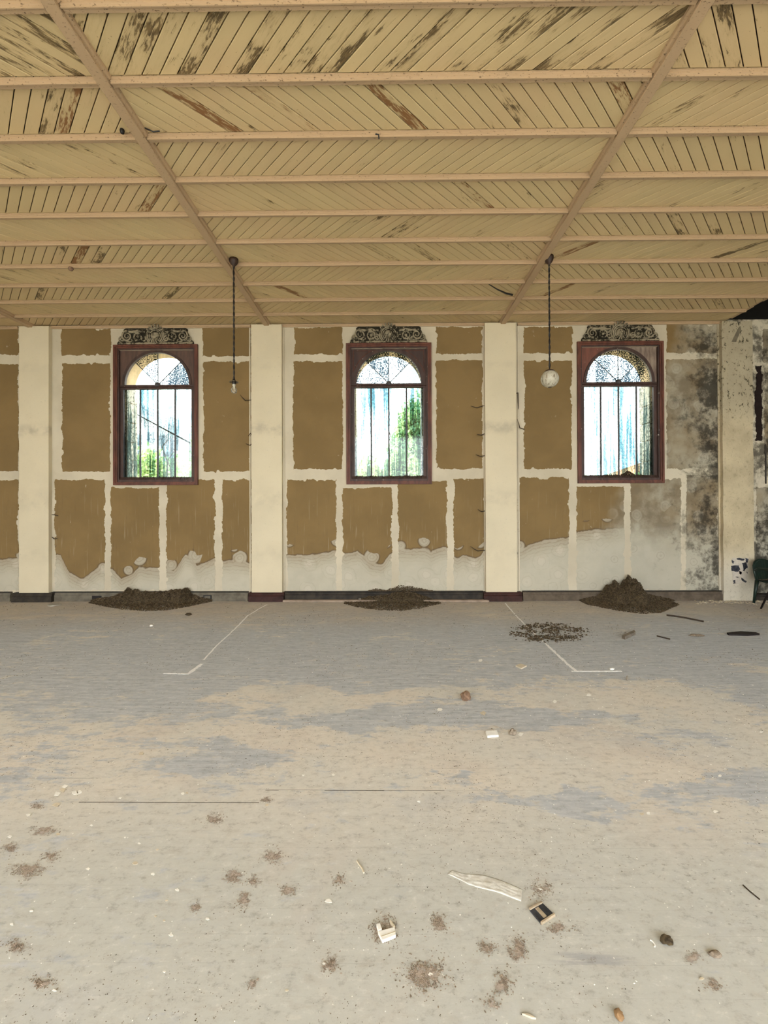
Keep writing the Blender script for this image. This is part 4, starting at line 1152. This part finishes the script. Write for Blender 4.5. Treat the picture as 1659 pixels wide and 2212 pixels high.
# chalk lines
def chalk(label, runs):
    t = empty('chalk_line', onZ(*runs[0][0][0][:2])); tag(t, label, 'chalk mark', 'chalk lines on the floor')
    for pts in runs:
        rr = random.Random(len(pts)); mb = MB(); L = []; Rr = []
        P_ = []
        pp = pts[0]
        for i in range(len(pp) - 1):
            for k in range(8): P_.append((pp[i][0] + (pp[i + 1][0] - pp[i][0]) * k / 8, pp[i][1] + (pp[i + 1][1] - pp[i][1]) * k / 8))
        P_.append(pp[-1])
        W3 = [onZ(*q) for q in P_]
        for i, q in enumerate(W3):
            d = (W3[min(i + 1, len(W3) - 1)] - W3[max(i - 1, 0)]).normalized(); nrm = Vector((-d.y, d.x, 0))
            w = pts[1] * rr.uniform(0.85, 1.5) / 2
            o_ = Vector((rr.uniform(-1, 1), rr.uniform(-1, 1), 0)) * 0.003
            L.append(q + nrm * w + o_); Rr.append(q - nrm * w + o_)
        n = len(W3)
        vs = [(v.x, v.y, 0.0016) for v in L] + [(v.x, v.y, 0.0016) for v in Rr] + [(v.x, v.y, 0.0) for v in L] + [(v.x, v.y, 0.0) for v in Rr]
        fs = []
        for i in range(n - 1):
            fs += [(i, i + 1, n + i + 1, n + i), (i + 1, i, 2 * n + i, 2 * n + i + 1), (n + i, n + i + 1, 3 * n + i + 1, 3 * n + i)]
        mb.add(vs, fs).build('chalk_stroke', M_CHALK, t)
chalk('white chalk line on the floor angling left', [([(577,1306),(565,1312),(535,1330),(514,1352),(490,1375),(465,1398),(440,1426)], 0.014), ([(436,1434),(424,1443),(406,1456)], 0.028), ([(408,1456),(380,1455),(353,1455)], 0.016)])
chalk('white chalk line on the floor angling right', [([(1091,1303),(1112,1327),(1140,1356),(1165,1378),(1181,1393)], 0.014), ([(1181,1393),(1205,1415),(1225,1434),(1244,1449)], 0.022), ([(1233,1450),(1270,1450),(1305,1450),(1343,1450)], 0.018)])

# long plank lying along the baseboard
q0, q1 = onZ(612, 1300), onZ(1055, 1302)
t = empty('fallen_plank', (q1.x, q1.y, 0)); tag(t, 'long dusty plank lying along the middle baseboard', 'plank')
MB().prism([(q0.x, D - 0.14), (q1.x + 0.02, D - 0.165), (q1.x - 0.02, D - 0.075), (q0.x, D - 0.075)], 0.001, 0.032, 'z').build('plank_body', M_PLANK, t, bevel=0.002)
for px in (778, 903):
    p = onZ(px, 1297); MB().box(p.x - 0.02, p.x + 0.02, D - 0.125, D - 0.09, 0.032, 0.056).build('cleat', M_GREYW, t, bevel=0.004)
# baseboard fittings: socket plates and slots
for (px, py, w, h, lab) in ((448, 1290, 17, 9, 'small black socket plate on the baseboard beside the left heap'), (209, 1291, 20, 8, 'small dark vent slot on the baseboard left of the left heap')):
    p = onY(px, py, D - 0.06); ww, hh = w / FPX * D / 2, h / FPX * D / 2
    t = empty('baseboard_socket', (p.x, D - 0.06, p.z)); tag(t, lab, 'socket')
    ring_frame(p.x, 0, ww, p.z - hh, p.z + hh, ww - 0.014, p.z - hh + 0.014, p.z + hh - 0.014, D - 0.066, D - 0.05).build('plate_rim', M_BLACK, t)
    MB().box(p.x - ww + 0.014, p.x + ww - 0.014, D - 0.060, D - 0.05, p.z - hh + 0.014, p.z + hh - 0.014).build('plate_face', M_BB['grey'] if px > 300 else M_BLACK, t)

# ---- pieces of litter, one object each
def flat_piece(name, label, cat, pts, thick, mat, group=None, tilt=0.0, bevel=0.0):
    poly = [(onZ(*p).x, onZ(*p).y) for p in pts]
    o = MB().prism(poly, 0.0005, thick, 'z').build(name, mat, bevel=bevel)
    return tag(o, label, cat, group)
flat_piece('tile_shard', 'cream diamond-shaped tile shard left of the right chalk corner', 'shard', [(1114,1440),(1124,1436),(1138,1440),(1126,1446)], 0.012, M_CREAM)
flat_piece('tile_shard', 'pale square tile shard on the beige dust', 'shard', [(1049,1583),(1073,1582),(1077,1592),(1053,1594)], 0.014, M_WHITE)
flat_piece('wood_scrap', 'grey wood scrap with a raised end beyond the scattered droppings', 'wood scrap', [(1344,1379),(1350,1382),(1373,1371),(1370,1367)], 0.035, M_GREYW)
flat_piece('wood_splinter', 'black splintered board scrap near the right edge', 'wood scrap', [(1570,1370),(1575,1373),(1615,1374),(1641,1372),(1632,1369),(1600,1367)], 0.02, M_BLACKW)
def stick(name, label, pts, r, mat=M_TWIG, cat='stick'):
    path = [onZ(*p) + Vector((0, 0, r * 0.9)) for p in pts]
    return tag(MB().tube(path, r, 6).build(name, mat), label, cat)
o = stick('dead_twig', 'long thin dark stick lying on the floor near the right pilaster', [(1440,1330),(1475,1335),(1505,1341),(1520,1344)], 0.011)
stick('dead_twig', 'short thin dark stick right of the grey wood scrap', [(1419,1375),(1447,1382)], 0.008)
stick('dead_twig', 'pale curved twig on the floor left of the plastic strip', [(771,1861),(775,1868),(782,1877),(786,1887)], 0.0035, M_CREAM)
stick('dead_twig', 'thin dark twig near the right edge of the floor', [(1605,1913),(1620,1927),(1641,1944)], 0.0025)
# brick lump
def rock(name, label, px, py, rx, ry, rz, mat, cat, seed, group=None):
    p = onZ(px, py); rr = random.Random(seed); mb = MB(); n, m = 12, 7; vs, fs = [], []
    for j in range(m + 1):
        for i in range(n):
            a, b = 2 * math.pi * i / n, math.pi * j / m
            d = Vector((math.sin(b) * math.cos(a), math.sin(b) * math.sin(a), math.cos(b)))
            k = 1 + 0.38 * vn(d.x * 1.6 + seed, d.y * 1.6, d.z * 1.6)
            vs.append((p.x + d.x * rx * k, p.y + d.y * ry * k, max(0.0, rz * 0.8 + d.z * rz * k)))
    for j in range(m):
        for i in range(n): fs.append((j * n + i, j * n + (i + 1) % n, (j + 1) * n + (i + 1) % n, (j + 1) * n + i))
    return tag(mb.add(vs, fs).build(name, mat), label, cat, group)
rock('brick_lump', 'broken brown brick lump in the middle of the floor', 1006, 1512, 0.042, 0.035, 0.036, M_BRICK, 'rubble', 3)
rock('dirt_clod', 'brown dried clod behind the pale square shard', 1108, 1588, 0.022, 0.016, 0.022, M_DROPG, 'clod', 4)
rock('dirt_clod', 'dark brown cone-shaped clod at the lower right', 1440, 2036, 0.021, 0.016, 0.012, M_DROP, 'clod', 5)
rock('pebble', 'orange-brown pebble at the bottom edge', 1337, 2197, 0.013, 0.016, 0.010, plain('orange_pebble', (0.36, 0.22, 0.11), 0.7), 'pebble', 6)
rock('pebble', 'small grey upright stub right of the chalk corner', 1355, 1470, 0.010, 0.010, 0.022, M_GREYW, 'pebble', 7)
rock('dirt_clod', 'small brown clod in front of the left heap', 407, 1329, 0.045, 0.03, 0.018, M_DROP, 'clod', 8)
rock('pebble', 'white pebble on the floor right of the left pilaster', 327, 1353, 0.022, 0.016, 0.012, M_WHITE, 'pebble', 9)
rock('pebble', 'white pebble on the right chalk line end', 1322, 1447, 0.020, 0.014, 0.010, M_WHITE, 'pebble', 10)
rock('dry_leaf_clump', 'grey-brown dry leaf clump between the thin sticks and the black scrap', 1504, 1374, 0.09, 0.035, 0.012, M_DROPG, 'leaf', 11)
rock('dirt_clod', 'tan elongated clod near the lower right edge', 1545, 2065, 0.022, 0.012, 0.008, M_DROPG, 'clod', 12)
p = onZ(118, 1307)
tag(MB().lathe([(0.0, 0.012), (0.075, 0.012), (0.085, 0.009), (0.088, 0.0), (0.0, 0.0)], (p.x, p.y, 0.0), 24).build('metal_lid', plain('dull_metal_lid', (0.45, 0.43, 0.38), 0.4, 0.2, metallic=0.5), smooth=False), 'flat dull metal lid on the floor by the far-left pilaster', 'lid')

# plastic film strip
cen = [(968,1886,1981,1884), ]
top = [(977,1882),(990,1885),(1005,1889),(1025,1889),(1045,1891),(1065,1896),(1085,1903),(1105,1911),(1129,1922)]
bot = [(967,1889),(978,1894),(995,1902),(1012,1911),(1030,1917),(1050,1922),(1075,1928),(1098,1937),(1126,1948)]
def along(L, t):
    k = min(int(t * (len(L) - 1)), len(L) - 2); f = t * (len(L) - 1) - k
    return (L[k][0] + (L[k + 1][0] - L[k][0]) * f, L[k][1] + (L[k + 1][1] - L[k][1]) * f)
vs, fs = [], []; n, m = 60, 14
for j in range(m + 1):
    for i in range(n):
        a_, b_ = along(top, i / (n - 1)), along(bot, i / (n - 1)); t_ = j / m
        q = onZ(a_[0] * (1 - t_) + b_[0] * t_, a_[1] * (1 - t_) + b_[1] * t_)
        h = 0.0018 + 0.0028 * abs(vn(i * 0.16, j * 0.45, 3.3)) + 0.0016 * abs(vn(i * 0.5, j * 0.9, 8.3))
        if t_ in (0.0, 1.0): h *= 0.4
        vs.append((q.x, q.y, h))
for j in range(m):
    for i in range(n - 1): a = j * n + i; fs.append((a, a + 1, a + n + 1, a + n))
fo = MB().add(vs, fs).build('plastic_strip', M_FILM, smooth=True)
so_ = fo.modifiers.new('thickness', 'SOLIDIFY'); so_.thickness = 0.001
tag(fo, 'long pale crumpled plastic strip lying on the dusty floor', 'plastic strip')

# small wooden frame piece
Q = [onZ(1144,1968), onZ(1171,1953), onZ(1198,1979), onZ(1169,1998)]
t = empty('wooden_block', (Q[0] + Q[2]) / 2); tag(t, 'small square dark block with tan edge battens beside the plastic strip', 'wood block')
def bar4(a, b, w, z0, z1, mat, name):
    d = (b - a).normalized(); nrm = Vector((-d.y, d.x, 0)) * w
    MB().prism([((a + nrm).x, (a + nrm).y), ((a - nrm).x, (a - nrm).y), ((b - nrm).x, (b - nrm).y), ((b + nrm).x, (b + nrm).y)], z0, z1, 'z').build(name, mat, t, bevel=0.001)
MB().prism([(q.x, q.y) for q in Q], 0.0005, 0.006, 'z').build('panel', M_BLUEB, t)
bar4(Q[0], Q[1], 0.0035, 0.001, 0.0105, M_TAN, 'edge_batten'); bar4(Q[3], Q[2], 0.0035, 0.001, 0.0105, M_TAN, 'edge_batten')
bar4((Q[0] * 0.55 + Q[1] * 0.45).lerp(Q[3] * 0.55 + Q[2] * 0.45, 0.12), (Q[0] * 0.55 + Q[1] * 0.45).lerp(Q[3] * 0.55 + Q[2] * 0.45, 0.85), 0.008, 0.006, 0.0072, M_TAN, 'bare_strip')

# broken white switch box on its clump of dirt
t = empty('broken_box', onZ(836, 2015)); tag(t, 'broken white box fragment sitting on a dirt clump', 'box fragment')
A_ = [onZ(*p) for p in ((816,2019),(852,2009),(855,2027),(826,2039))]
MB().prism([(q.x, q.y) for q in A_], 0.001, 0.012, 'z').build('box_body', M_WHITE, t, bevel=0.0015)
A_ = [onZ(*p) for p in ((813,2004),(821,2002),(825,2014),(817,2018))]
MB().prism([(q.x, q.y) for q in A_], 0.001, 0.014, 'z').build('box_tab', M_WHITE, t, bevel=0.001)
A_ = [onZ(*p) for p in ((842,1996),(844,1995),(853,2008),(850,2010))]
MB().prism([(q.x, q.y) for q in A_], 0.001, 0.014, 'z').build('box_side', M_CREAM, t)
A_ = [onZ(*p) for p in ((823,2030),(854,2019),(855,2021),(824,2032))]
MB().prism([(q.x, q.y) for q in A_], 0.0122, 0.0132, 'z').build('box_seam', M_CREAM, t)
p = onZ(1408, 2040)
tag(MB().tube([(p.x + 0.008 * math.cos(a), p.y + 0.012 * math.sin(a), 0.003) for a in [math.radians(q) for q in range(-70, 100, 17)]], 0.0022, 6).build('curled_shaving', M_WHITE), 'tiny white curled shaving left of the dark clod', 'shaving')
flat_piece('wood_sliver', 'pale pointed wood sliver at the bottom edge', 'wood scrap', [(1128,2193),(1140,2193),(1158,2203),(1150,2202)], 0.006, M_CREAM)

# dirt clumps on the near floor
CL = [(830,2010,62,66,240),(917,2108,105,80,420),(948,1995,40,50,120),(1118,2052,46,62,150),(1052,2045,40,34,70),(1170,1920,50,44,70),(1085,2125,44,60,90),(1060,2165,40,34,50),(590,1850,48,42,70),(505,1892,50,40,70),
      (548,1905,44,28,50),(622,1922,46,28,50),(733,1902,34,30,60),(528,1945,40,44,60),(60,1880,90,40,130),(20,1832,44,30,60),(95,1795,70,26,60),(34,2046,56,36,70),(90,2125,60,36,60),(465,1770,44,34,60),(712,2085,34,56,60),(422,1962,26,26,30),(545,2125,26,26,24),(1540,2130,50,40,30),(1210,2005,60,34,60),(1500,2070,50,40,30),(575,1728,34,18,30),(80,1742,44,16,40),(110,1850,40,30,60)]
CLAB = ['ring of brown crumbs around the white box fragment', 'largest clump of brown crumbs near the bottom centre', 'brown crumb clump just right of the white box fragment', 'brown crumb clump below the square dark block', 'sparse crumbs between the largest clump and the square dark block',
        'crumbs at the right end of the plastic strip', 'long crumb clump right of the largest clump', 'small crumb clump below the long clump at the bottom', 'crumb clump left of the curved pale twig, upper one', 'reddish crumb clump left of centre, upper left of its cluster',
        'crumb clump left of centre, middle of its cluster', 'flat crumb streak left of centre, right of its cluster', 'round crumb clump just below the curved pale twig', 'reddish crumb clump left of centre, lowest of its cluster', 'broad brown dirt clump near the left edge', 'dirt clump touching the left edge, topmost there',
        'thin dirt smear below the white flake pile at left', 'slanting dark dirt clump at the left edge low down', 'dirt clump in the lower left corner', 'small reddish crumb clump far left of the plastic strip', 'narrow crumb clump left of the largest clump', 'tiny crumb clump beside white flakes at left',
        'tiny crumb clump near the bottom, left of centre', 'faint crumbs in the lower right corner', 'loose crumbs right of the square dark block', 'faint crumbs around the tan elongated clod', 'small crumbs at the end of the long floor crack', 'crumbs below the white flake pile at the left edge', 'dirt clump right of the broad clump near the left edge']
for k, (px, py, w, h, n) in enumerate(CL):
    lab = CLAB[k]
    scatter_patch('dirt_clump', lab, px - w / 2, px + w / 2, py - h / 2, py + h / 2, int(n * 4.0), 60 + k, (0.0010, 0.0032), (M_DROPG, M_SOIL), None if k < 2 else 'clumps of dirt on the near floor', 'dirt clump', film=True)

# white paint flakes one can pick out
FL = [(292,1865,9),(330,1889,5),(383,1923,6),(360,1946,4),(370,2020,6),(448,1986,6),(336,1980,4),(710,1947,9),(125,1716,9),(135,1707,9),(162,1713,8),(172,1711,7),(122,1738,10),(140,1699,8),(22,1807,6),(125,1803,6),(197,1783,4),(260,1724,4),(305,1628,7),(62,1761,6),(300,1822,4),(340,1836,4),(190,1877,5),
      (950,1533,6),(1043,1541,8),(1125,1586,9),(1037,1427,6),(1175,1466,5),(1271,1501,6),(1198,1515,6),(1435,1529,3),(1645,1581,4),(905,1731,5),(1385,1759,6),(1400,1757,5),(1545,1753,6),(1520,1683,5),(1555,1676,5),(68,1968,5),(355,1989,4),(25,1997,6),(118,2140,5),(620,2140,4),(700,2082,4),(930,2105,8),(1515,2115,7),(1168,1921,6),(355,2100,4),(577,1739,5),(720,1674,4),(395,1715,5),(404,1713,4),(655,1675,5),(270,1810,4)]
LM = {'white box fragment': (836, 2015), 'plastic strip': (1050, 1912), 'square dark block': (1170, 1976), 'brown brick lump': (1006, 1510), 'pale square tile shard': (1062, 1588), 'corner of the right chalk line': (1244, 1449), 'dark cone-shaped clod': (1440, 2036),
      'long floor crack at left': (365, 1733), 'curved pale twig': (778, 1873), 'broad dirt clump at left': (60, 1880), 'thin twig at the right edge': (1622, 1928), 'largest crumb clump': (917, 2108), 'dirt clump in the lower left corner': (90, 2125), 'tiny crumb clump left of centre': (422, 1962), 'thin floor crack in the middle': (950, 1715)}
ORD = ['nearest', 'second nearest', 'third nearest', 'fourth nearest', 'fifth nearest', 'sixth nearest', 'seventh nearest', 'eighth nearest', 'ninth nearest', 'tenth nearest', 'eleventh nearest', 'twelfth nearest', 'thirteenth nearest', 'fourteenth nearest']
_by = {}
for k, (px, py, sz) in enumerate(FL):
    q = onZ(px, py); nm = min(LM, key=lambda n_: (onZ(*LM[n_]) - q).length)
    _by.setdefault(nm, []).append(((onZ(*LM[nm]) - q).length, k))
FLAB = {}
for nm, L_ in _by.items():
    for r_, (d_, k) in enumerate(sorted(L_)):
        FLAB[k] = 'small %s paint flake, %s to the %s' % ('pale cream' if k % 3 == 0 else 'white', ORD[r_], nm)
for k, (px, py, s) in enumerate(FL):
    rr = random.Random(k + 900); pts = []; m = rr.choice((4, 5, 5, 6)); a0 = rr.random() * 6
    for i in range(m):
        a = a0 + 2 * math.pi * i / m + rr.uniform(-0.25, 0.25); r_ = s * rr.uniform(0.6, 1.1)
        pts.append((px + r_ * math.cos(a), py - r_ * 0.62 * math.sin(a)))
    flat_piece('paint_flake', FLAB[k], 'paint flake', pts, 0.0018, M_WHITE if k % 3 else M_CREAM, 'pale paint flakes on the floor')

# countless grit: dark crumbs and white specks
rr = random.Random(77); gd, gw, gm = MB(), MB(), MB()
for k in range(30000):
    y = 1.1 + 5.6 * rr.random() ** 1.6
    x = rr.uniform(-1, 1) * (0.93 * y + 0.3)
    d = vn(x * 1.3, y * 1.3, 5.0) + 0.5 * vn(x * 4, y * 4, 9.0)
    if d < rr.uniform(-0.15, 0.8): continue
    s = rr.uniform(0.0007, 0.0021) * (1 + 0.55 * max(0, y - 1.5))
    (gd if rr.random() < 0.18 else gm).lump((x, y, s * 0.3), s * rr.uniform(0.8, 2.0), s * 0.9, s * 0.6, rr.random() * 3.1, rr)
for k in range(3800):
    y = 1.1 + 4.6 * rr.random() ** 1.4
    x = rr.uniform(-1, 1) * (0.93 * y + 0.3)
    q = proj((x, y, 0))
    right = math.exp(-((x - 1.6) ** 2) / 1.6 - ((y - 2.9) ** 2) / 0.7)
    if rr.random() > 0.30 + 0.9 * right: continue
    s = rr.uniform(0.001, 0.0032) * (1 + 0.4 * max(0, y - 1.5))
    gw.lump((x, y, s * 0.25), s * rr.uniform(0.8, 1.6), s, s * 0.45, rr.random() * 3.1, rr)
tag(gd.build('dark_grit', M_DROP), 'dark grit strewn over the dusty floor', 'grit', kind='stuff')
tag(gm.build('brown_grit', M_DROPG), 'brown grit strewn over the dusty floor', 'grit', kind='stuff')
tag(gw.build('white_grit', M_WHITE), 'white specks of plaster strewn over the dusty floor', 'grit', kind='stuff')
rr = random.Random(78); rb = MB()
for k in range(260):
    px = rr.uniform(1500, 1720); py = rr.gauss(1301, 2.5); q = onZ(px, max(1297, py)); s = rr.uniform(0.006, 0.02)
    if q.y > D - 0.08: continue
    rb.lump((q.x, q.y, s * 0.3), s * rr.uniform(1, 2.4), s, s * 0.5, rr.random() * 3, rr)
tag(rb.build('plaster_rubble', M_CREAM), 'pale plaster rubble along the foot of the right pilaster', 'rubble', kind='stuff')

# ------------------------------------------------------------------ plastic garden chairs at the right edge
def chair(label, loc, rz):
    t = empty('garden_chair', loc); t.rotation_euler.z = rz; tag(t, label, 'chair', 'green plastic garden chairs')
    def part(mb, name, smooth=True):
        o = mb.build(name, M_PLASTIC_G, None, smooth=smooth); o.parent = t; return o
    # local frame: seat faces -y
    vs, fs = [], []; n = 14
    for j in range(n + 1):
        for i in range(n + 1):
            u, v = i / n - 0.5, j / n - 0.5
            vs.append((u * (0.46 - 0.05 * (v + 0.5)), v * 0.44, 0.40 + 0.02 * (abs(2 * u) ** 3) - 0.025 * math.cos(math.pi * v) - 0.03 * max(0, -v - 0.35) * 5))
    for j in range(n):
        for i in range(n): a = j * (n + 1) + i; fs.append((a, a + 1, a + n + 2, a + n + 1))
    o = part(MB().add(vs, fs), 'seat'); m_ = o.modifiers.new('t', 'SOLIDIFY'); m_.thickness = 0.012
    # rounded back shell with cut slots
    for k in range(7):
        sl = MB(); u = -0.177 + 0.059 * k
        top = 0.70 + 0.06 * math.sqrt(max(0, 1 - (u / 0.23) ** 2)) - 0.012
        yb0 = 0.20 + 0.02; yb1 = 0.27 - 0.35 * u * u
        sl.prism([(u - 0.027, 0), (u + 0.027, 0), (u + 0.027, 0.009), (u - 0.027, 0.009)], 0, 1, 'z')
        for q in range(8):
            x, y, z = sl.v[q]; f = z
            sl.v[q] = (x, y + (yb0 + (yb1 - yb0) * f), 0.42 + (top - 0.42) * f)
        part(sl, 'back_slat', False)
    rim = [(-0.23, 0.20, 0.40), (-0.235, 0.235, 0.55), (-0.22, 0.255, 0.66), (-0.16, 0.27, 0.725), (-0.08, 0.28, 0.75), (0, 0.283, 0.757), (0.08, 0.28, 0.75), (0.16, 0.27, 0.725), (0.22, 0.255, 0.66), (0.235, 0.235, 0.55), (0.23, 0.20, 0.40)]
    part(MB().tube(rim, 0.017, 8), 'back_rim')
    for s in (-1, 1):
        part(MB().tube([(s * 0.23, 0.245, 0.58), (s * 0.265, 0.15, 0.625), (s * 0.275, 0.0, 0.63), (s * 0.27, -0.14, 0.625), (s * 0.262, -0.195, 0.60), (s * 0.255, -0.20, 0.54)], [0.014, 0.022, 0.025, 0.025, 0.020, 0.016], 8), 'arm')
        for fy, yy in ((-1, -0.20), (1, 0.20)):
            part(MB().tube([(s * 0.225, yy, 0.41), (s * 0.24, yy + fy * 0.02, 0.2), (s * 0.252, yy + fy * 0.035, 0.004)], [0.030, 0.024, 0.018], 8), 'leg')
        part(MB().tube([(s * 0.255, -0.20, 0.54), (s * 0.245, -0.20, 0.41)], 0.016, 8), 'arm_post')
    return t
ch_ = chair('dark green plastic garden chair against the wall beyond the right pilaster', (5.80, 6.50, 0), math.radians(18))
ch_.scale = (0.90, 0.90, 0.86); del ch_['group']
st_ = empty('wooden_stool', (5.43, 6.06, 0)); tag(st_, 'dark stool of which only a splayed foot shows at the right edge', 'stool')
MB().lathe([(0.0, 0.45), (0.14, 0.45), (0.15, 0.44), (0.15, 0.425), (0.13, 0.415), (0.0, 0.415)], (5.43, 6.06, 0), 24).build('stool_seat', M_BLACKW, st_, smooth=False)
for k in range(4):
    a = math.radians(200 + 90 * k)
    MB().tube([(5.43 + 0.09 * math.cos(a), 6.06 + 0.09 * math.sin(a), 0.42), (5.43 + 0.255 * math.cos(a), 6.06 + 0.255 * math.sin(a), 0.0)], [0.017, 0.012], 8).build('leg', M_BLACKW, st_, smooth=True)

# ------------------------------------------------------------------ outdoors
tag(MB().box(-60, 60, D + 0.36, 90, -0.12, -0.08).build('ground_front', M_GROUND), kind='structure')
tag(MB().box(-60, 60, -60, YB - 0.3, -0.12, -0.08).build('ground_rear', M_GROUND), kind='structure')
def bush(name, label, cx, cy, z0, rx, ry, rz, n, mat, seed, trunk=None, leaf=0.09, group=None, shape=1.0):
    rr = random.Random(seed); t = empty(name, (cx, cy, -0.08)); tag(t, label, 'tree' if trunk else 'bush', group)
    vs, fs = [], []
    for k in range(n):
        a, b = rr.uniform(0, 2 * math.pi), math.acos(rr.uniform(-1, 1))
        r_ = rr.random() ** 0.45 * (0.75 + 0.5 * abs(vn(a * 1.2, b * 1.8, seed)))
        c = Vector((cx + rx * r_ * math.sin(b) * math.cos(a), cy + ry * r_ * math.sin(b) * math.sin(a), z0 + rz * (1 + r_ * math.cos(b))))
        u = Vector((rr.gauss(0, 1), rr.gauss(0, 1), rr.gauss(0, 1))).normalized(); w = u.orthogonal().normalized()
        l = leaf * rr.uniform(0.6, 1.3); m = len(vs)
        vs += [tuple(c - u * l), tuple(c + w * l * 0.42), tuple(c + u * l), tuple(c - w * l * 0.42)]; fs.append((m, m + 1, m + 2, m + 3))
    o = MB().add(vs, fs).build('foliage', mat, t, recalc=False); o['kind'] = 'stuff'
    mb = MB()
    if trunk:
        mb.tube([(cx, cy, -0.08), (cx + 0.1, cy, trunk * 0.5), (cx, cy, trunk), (cx + 0.15, cy + 0.1, trunk + rz)], [0.16, 0.13, 0.10, 0.04], 8)
    for k in range(7):
        a = rr.uniform(0, 6.28); b0 = trunk or 0.0
        mb.tube([(cx, cy, b0 if trunk else -0.08), (cx + rx * 0.4 * math.cos(a), cy + ry * 0.4 * math.sin(a), z0 + rz * 0.8), (cx + rx * 0.85 * math.cos(a), cy + ry * 0.85 * math.sin(a), z0 + rz * 1.4)], [0.05, 0.03, 0.01], 5)
    mb.build('branches', M_BARK, t)
gq = lambda px, py, Y: onY(px, py, Y)
def bush_at(name, label, px, pytop, Y, w_px, mat, seed, n, trunk=None, leaf=0.09, zlow=None):
    p = gq(px, pytop, Y); r = w_px / FPX * Y / 2
    z0 = zlow if zlow is not None else 0.0
    bush(name, label, p.x, Y, z0, r, r * 0.8, (p.z - z0) / 2, n, mat, seed, trunk, leaf)
bush_at('leafy_bush', 'yellow-green bush outside the leftmost window, left half', 322, 950, 11, 120, M_LEAF2, 1, 3600)
bush_at('leafy_bush', 'pale bush outside the leftmost window, right half', 392, 965, 12, 110, M_LEAF, 2, 2800)
bush_at('garden_tree', 'tall tree outside the leftmost window at its right edge', 452, 830, 14, 90, M_LEAF, 3, 2500, trunk=1.5, leaf=0.12, zlow=1.5)
bush_at('garden_tree', 'leafy tree filling the right half of the middle window', 912, 838, 12, 175, M_LEAF, 4, 11000, trunk=1.0, leaf=0.11, zlow=0.8)
bush_at('leafy_bush', 'yellow-green bush along the bottom of the middle window', 795, 972, 10, 150, M_LEAF2, 5, 4200)
bush_at('leafy_bush', 'green bush under the tree outside the middle window', 872, 945, 11, 130, M_LEAF2, 6, 4200)
bush_at('leafy_bush', 'dark low bush outside the rightmost window', 1318, 1003, 9, 60, M_LEAF, 7, 1100)
bush_at('leafy_bush', 'sparse bush outside the rightmost window, right side', 1392, 995, 9.5, 60, M_LEAF2, 8, 900)
bush_at('leafy_bush', 'pale bush outside the rightmost window, left corner', 1275, 1015, 11, 60, M_LEAF, 9, 900)
# thin bare branches outside the left window
def branch(label, pts, Y, r):
    g0 = gq(*pts[0], Y); tag(MB().tube([(g0.x + 0.1, Y, -0.08)] + [gq(a, b, Y) for a, b in pts], r, 5).build('bare_branch', M_BARK), label, 'branch')
branch('bare branch rising outside the leftmost window', [(360,1075),(362,1000),(350,965),(363,950)], 8.6, 0.012)
branch('forked bare branch outside the leftmost window', [(372,1085),(368,1012),(362,995),(375,975)], 8.8, 0.010)
# grey house with pitched roof beyond the left window
hy = 24.0
a, b, c_ = gq(300, 895, hy), gq(450, 985, hy), gq(300, 1000, hy)
t = empty('neighbour_house', (a.x, hy + 2, -0.08)); tag(t, 'grey house with a sloping roof seen through the leftmost window', 'house')
x0, x1 = gq(180, 950, hy).x, gq(440, 950, hy).x
zr, ze0, ze = gq(300, 893, hy).z, gq(180, 960, hy).z, gq(440, 975, hy).z
xm = gq(290, 893, hy).x
MB().prism([(x0, -0.08), (x1, -0.08), (x1, ze), (xm, zr), (x0, ze0)], hy, hy + 6, 'y').build('house_wall', M_HWALL, t)
MB().prism([(x0 - 0.4, ze0), (xm, zr + 0.1), (x1 + 0.4, ze - 0.05), (x1 + 0.4, ze + 0.4), (xm, zr + 0.65), (x0 - 0.4, ze0 + 0.4)], hy - 0.5, hy + 6.4, 'y').build('house_roof', M_HROOF, t)
for px, py in ((300, 950), (327, 945), (352, 952), (378, 962), (300, 985), (332, 985), (362, 988)):
    p = gq(px, py, hy); o = MB().box(p.x - 0.28, p.x + 0.28, hy - 0.05, hy + 0.02, p.z - 0.35, p.z + 0.35).build('house_window', M_HWALL, t)
    MB().box(p.x - 0.22, p.x + 0.22, hy - 0.07, hy - 0.05, p.z - 0.29, p.z + 0.29).build('window_pane', M_HGLASS, o)
# low orange roof beyond the right window
hy = 20.0
p0, p1 = gq(1372, 1010, hy), gq(1470, 985, hy)
t = empty('garden_shed', (p0.x, hy + 1, -0.08)); tag(t, 'low shed with an orange roof beyond the rightmost window', 'shed')
MB().box(p0.x, p1.x + 3, hy, hy + 3, -0.08, p0.z - 0.3).build('shed_wall', M_HWALL, t)
MB().prism([(p0.x - 0.3, p0.z - 0.3), (p1.x + 3, p0.z - 0.3), (p1.x + 3, p1.z + 0.6), (p1.x, p1.z)], hy - 0.2, hy + 3.2, 'y').build('shed_roof', M_OROOF, t)
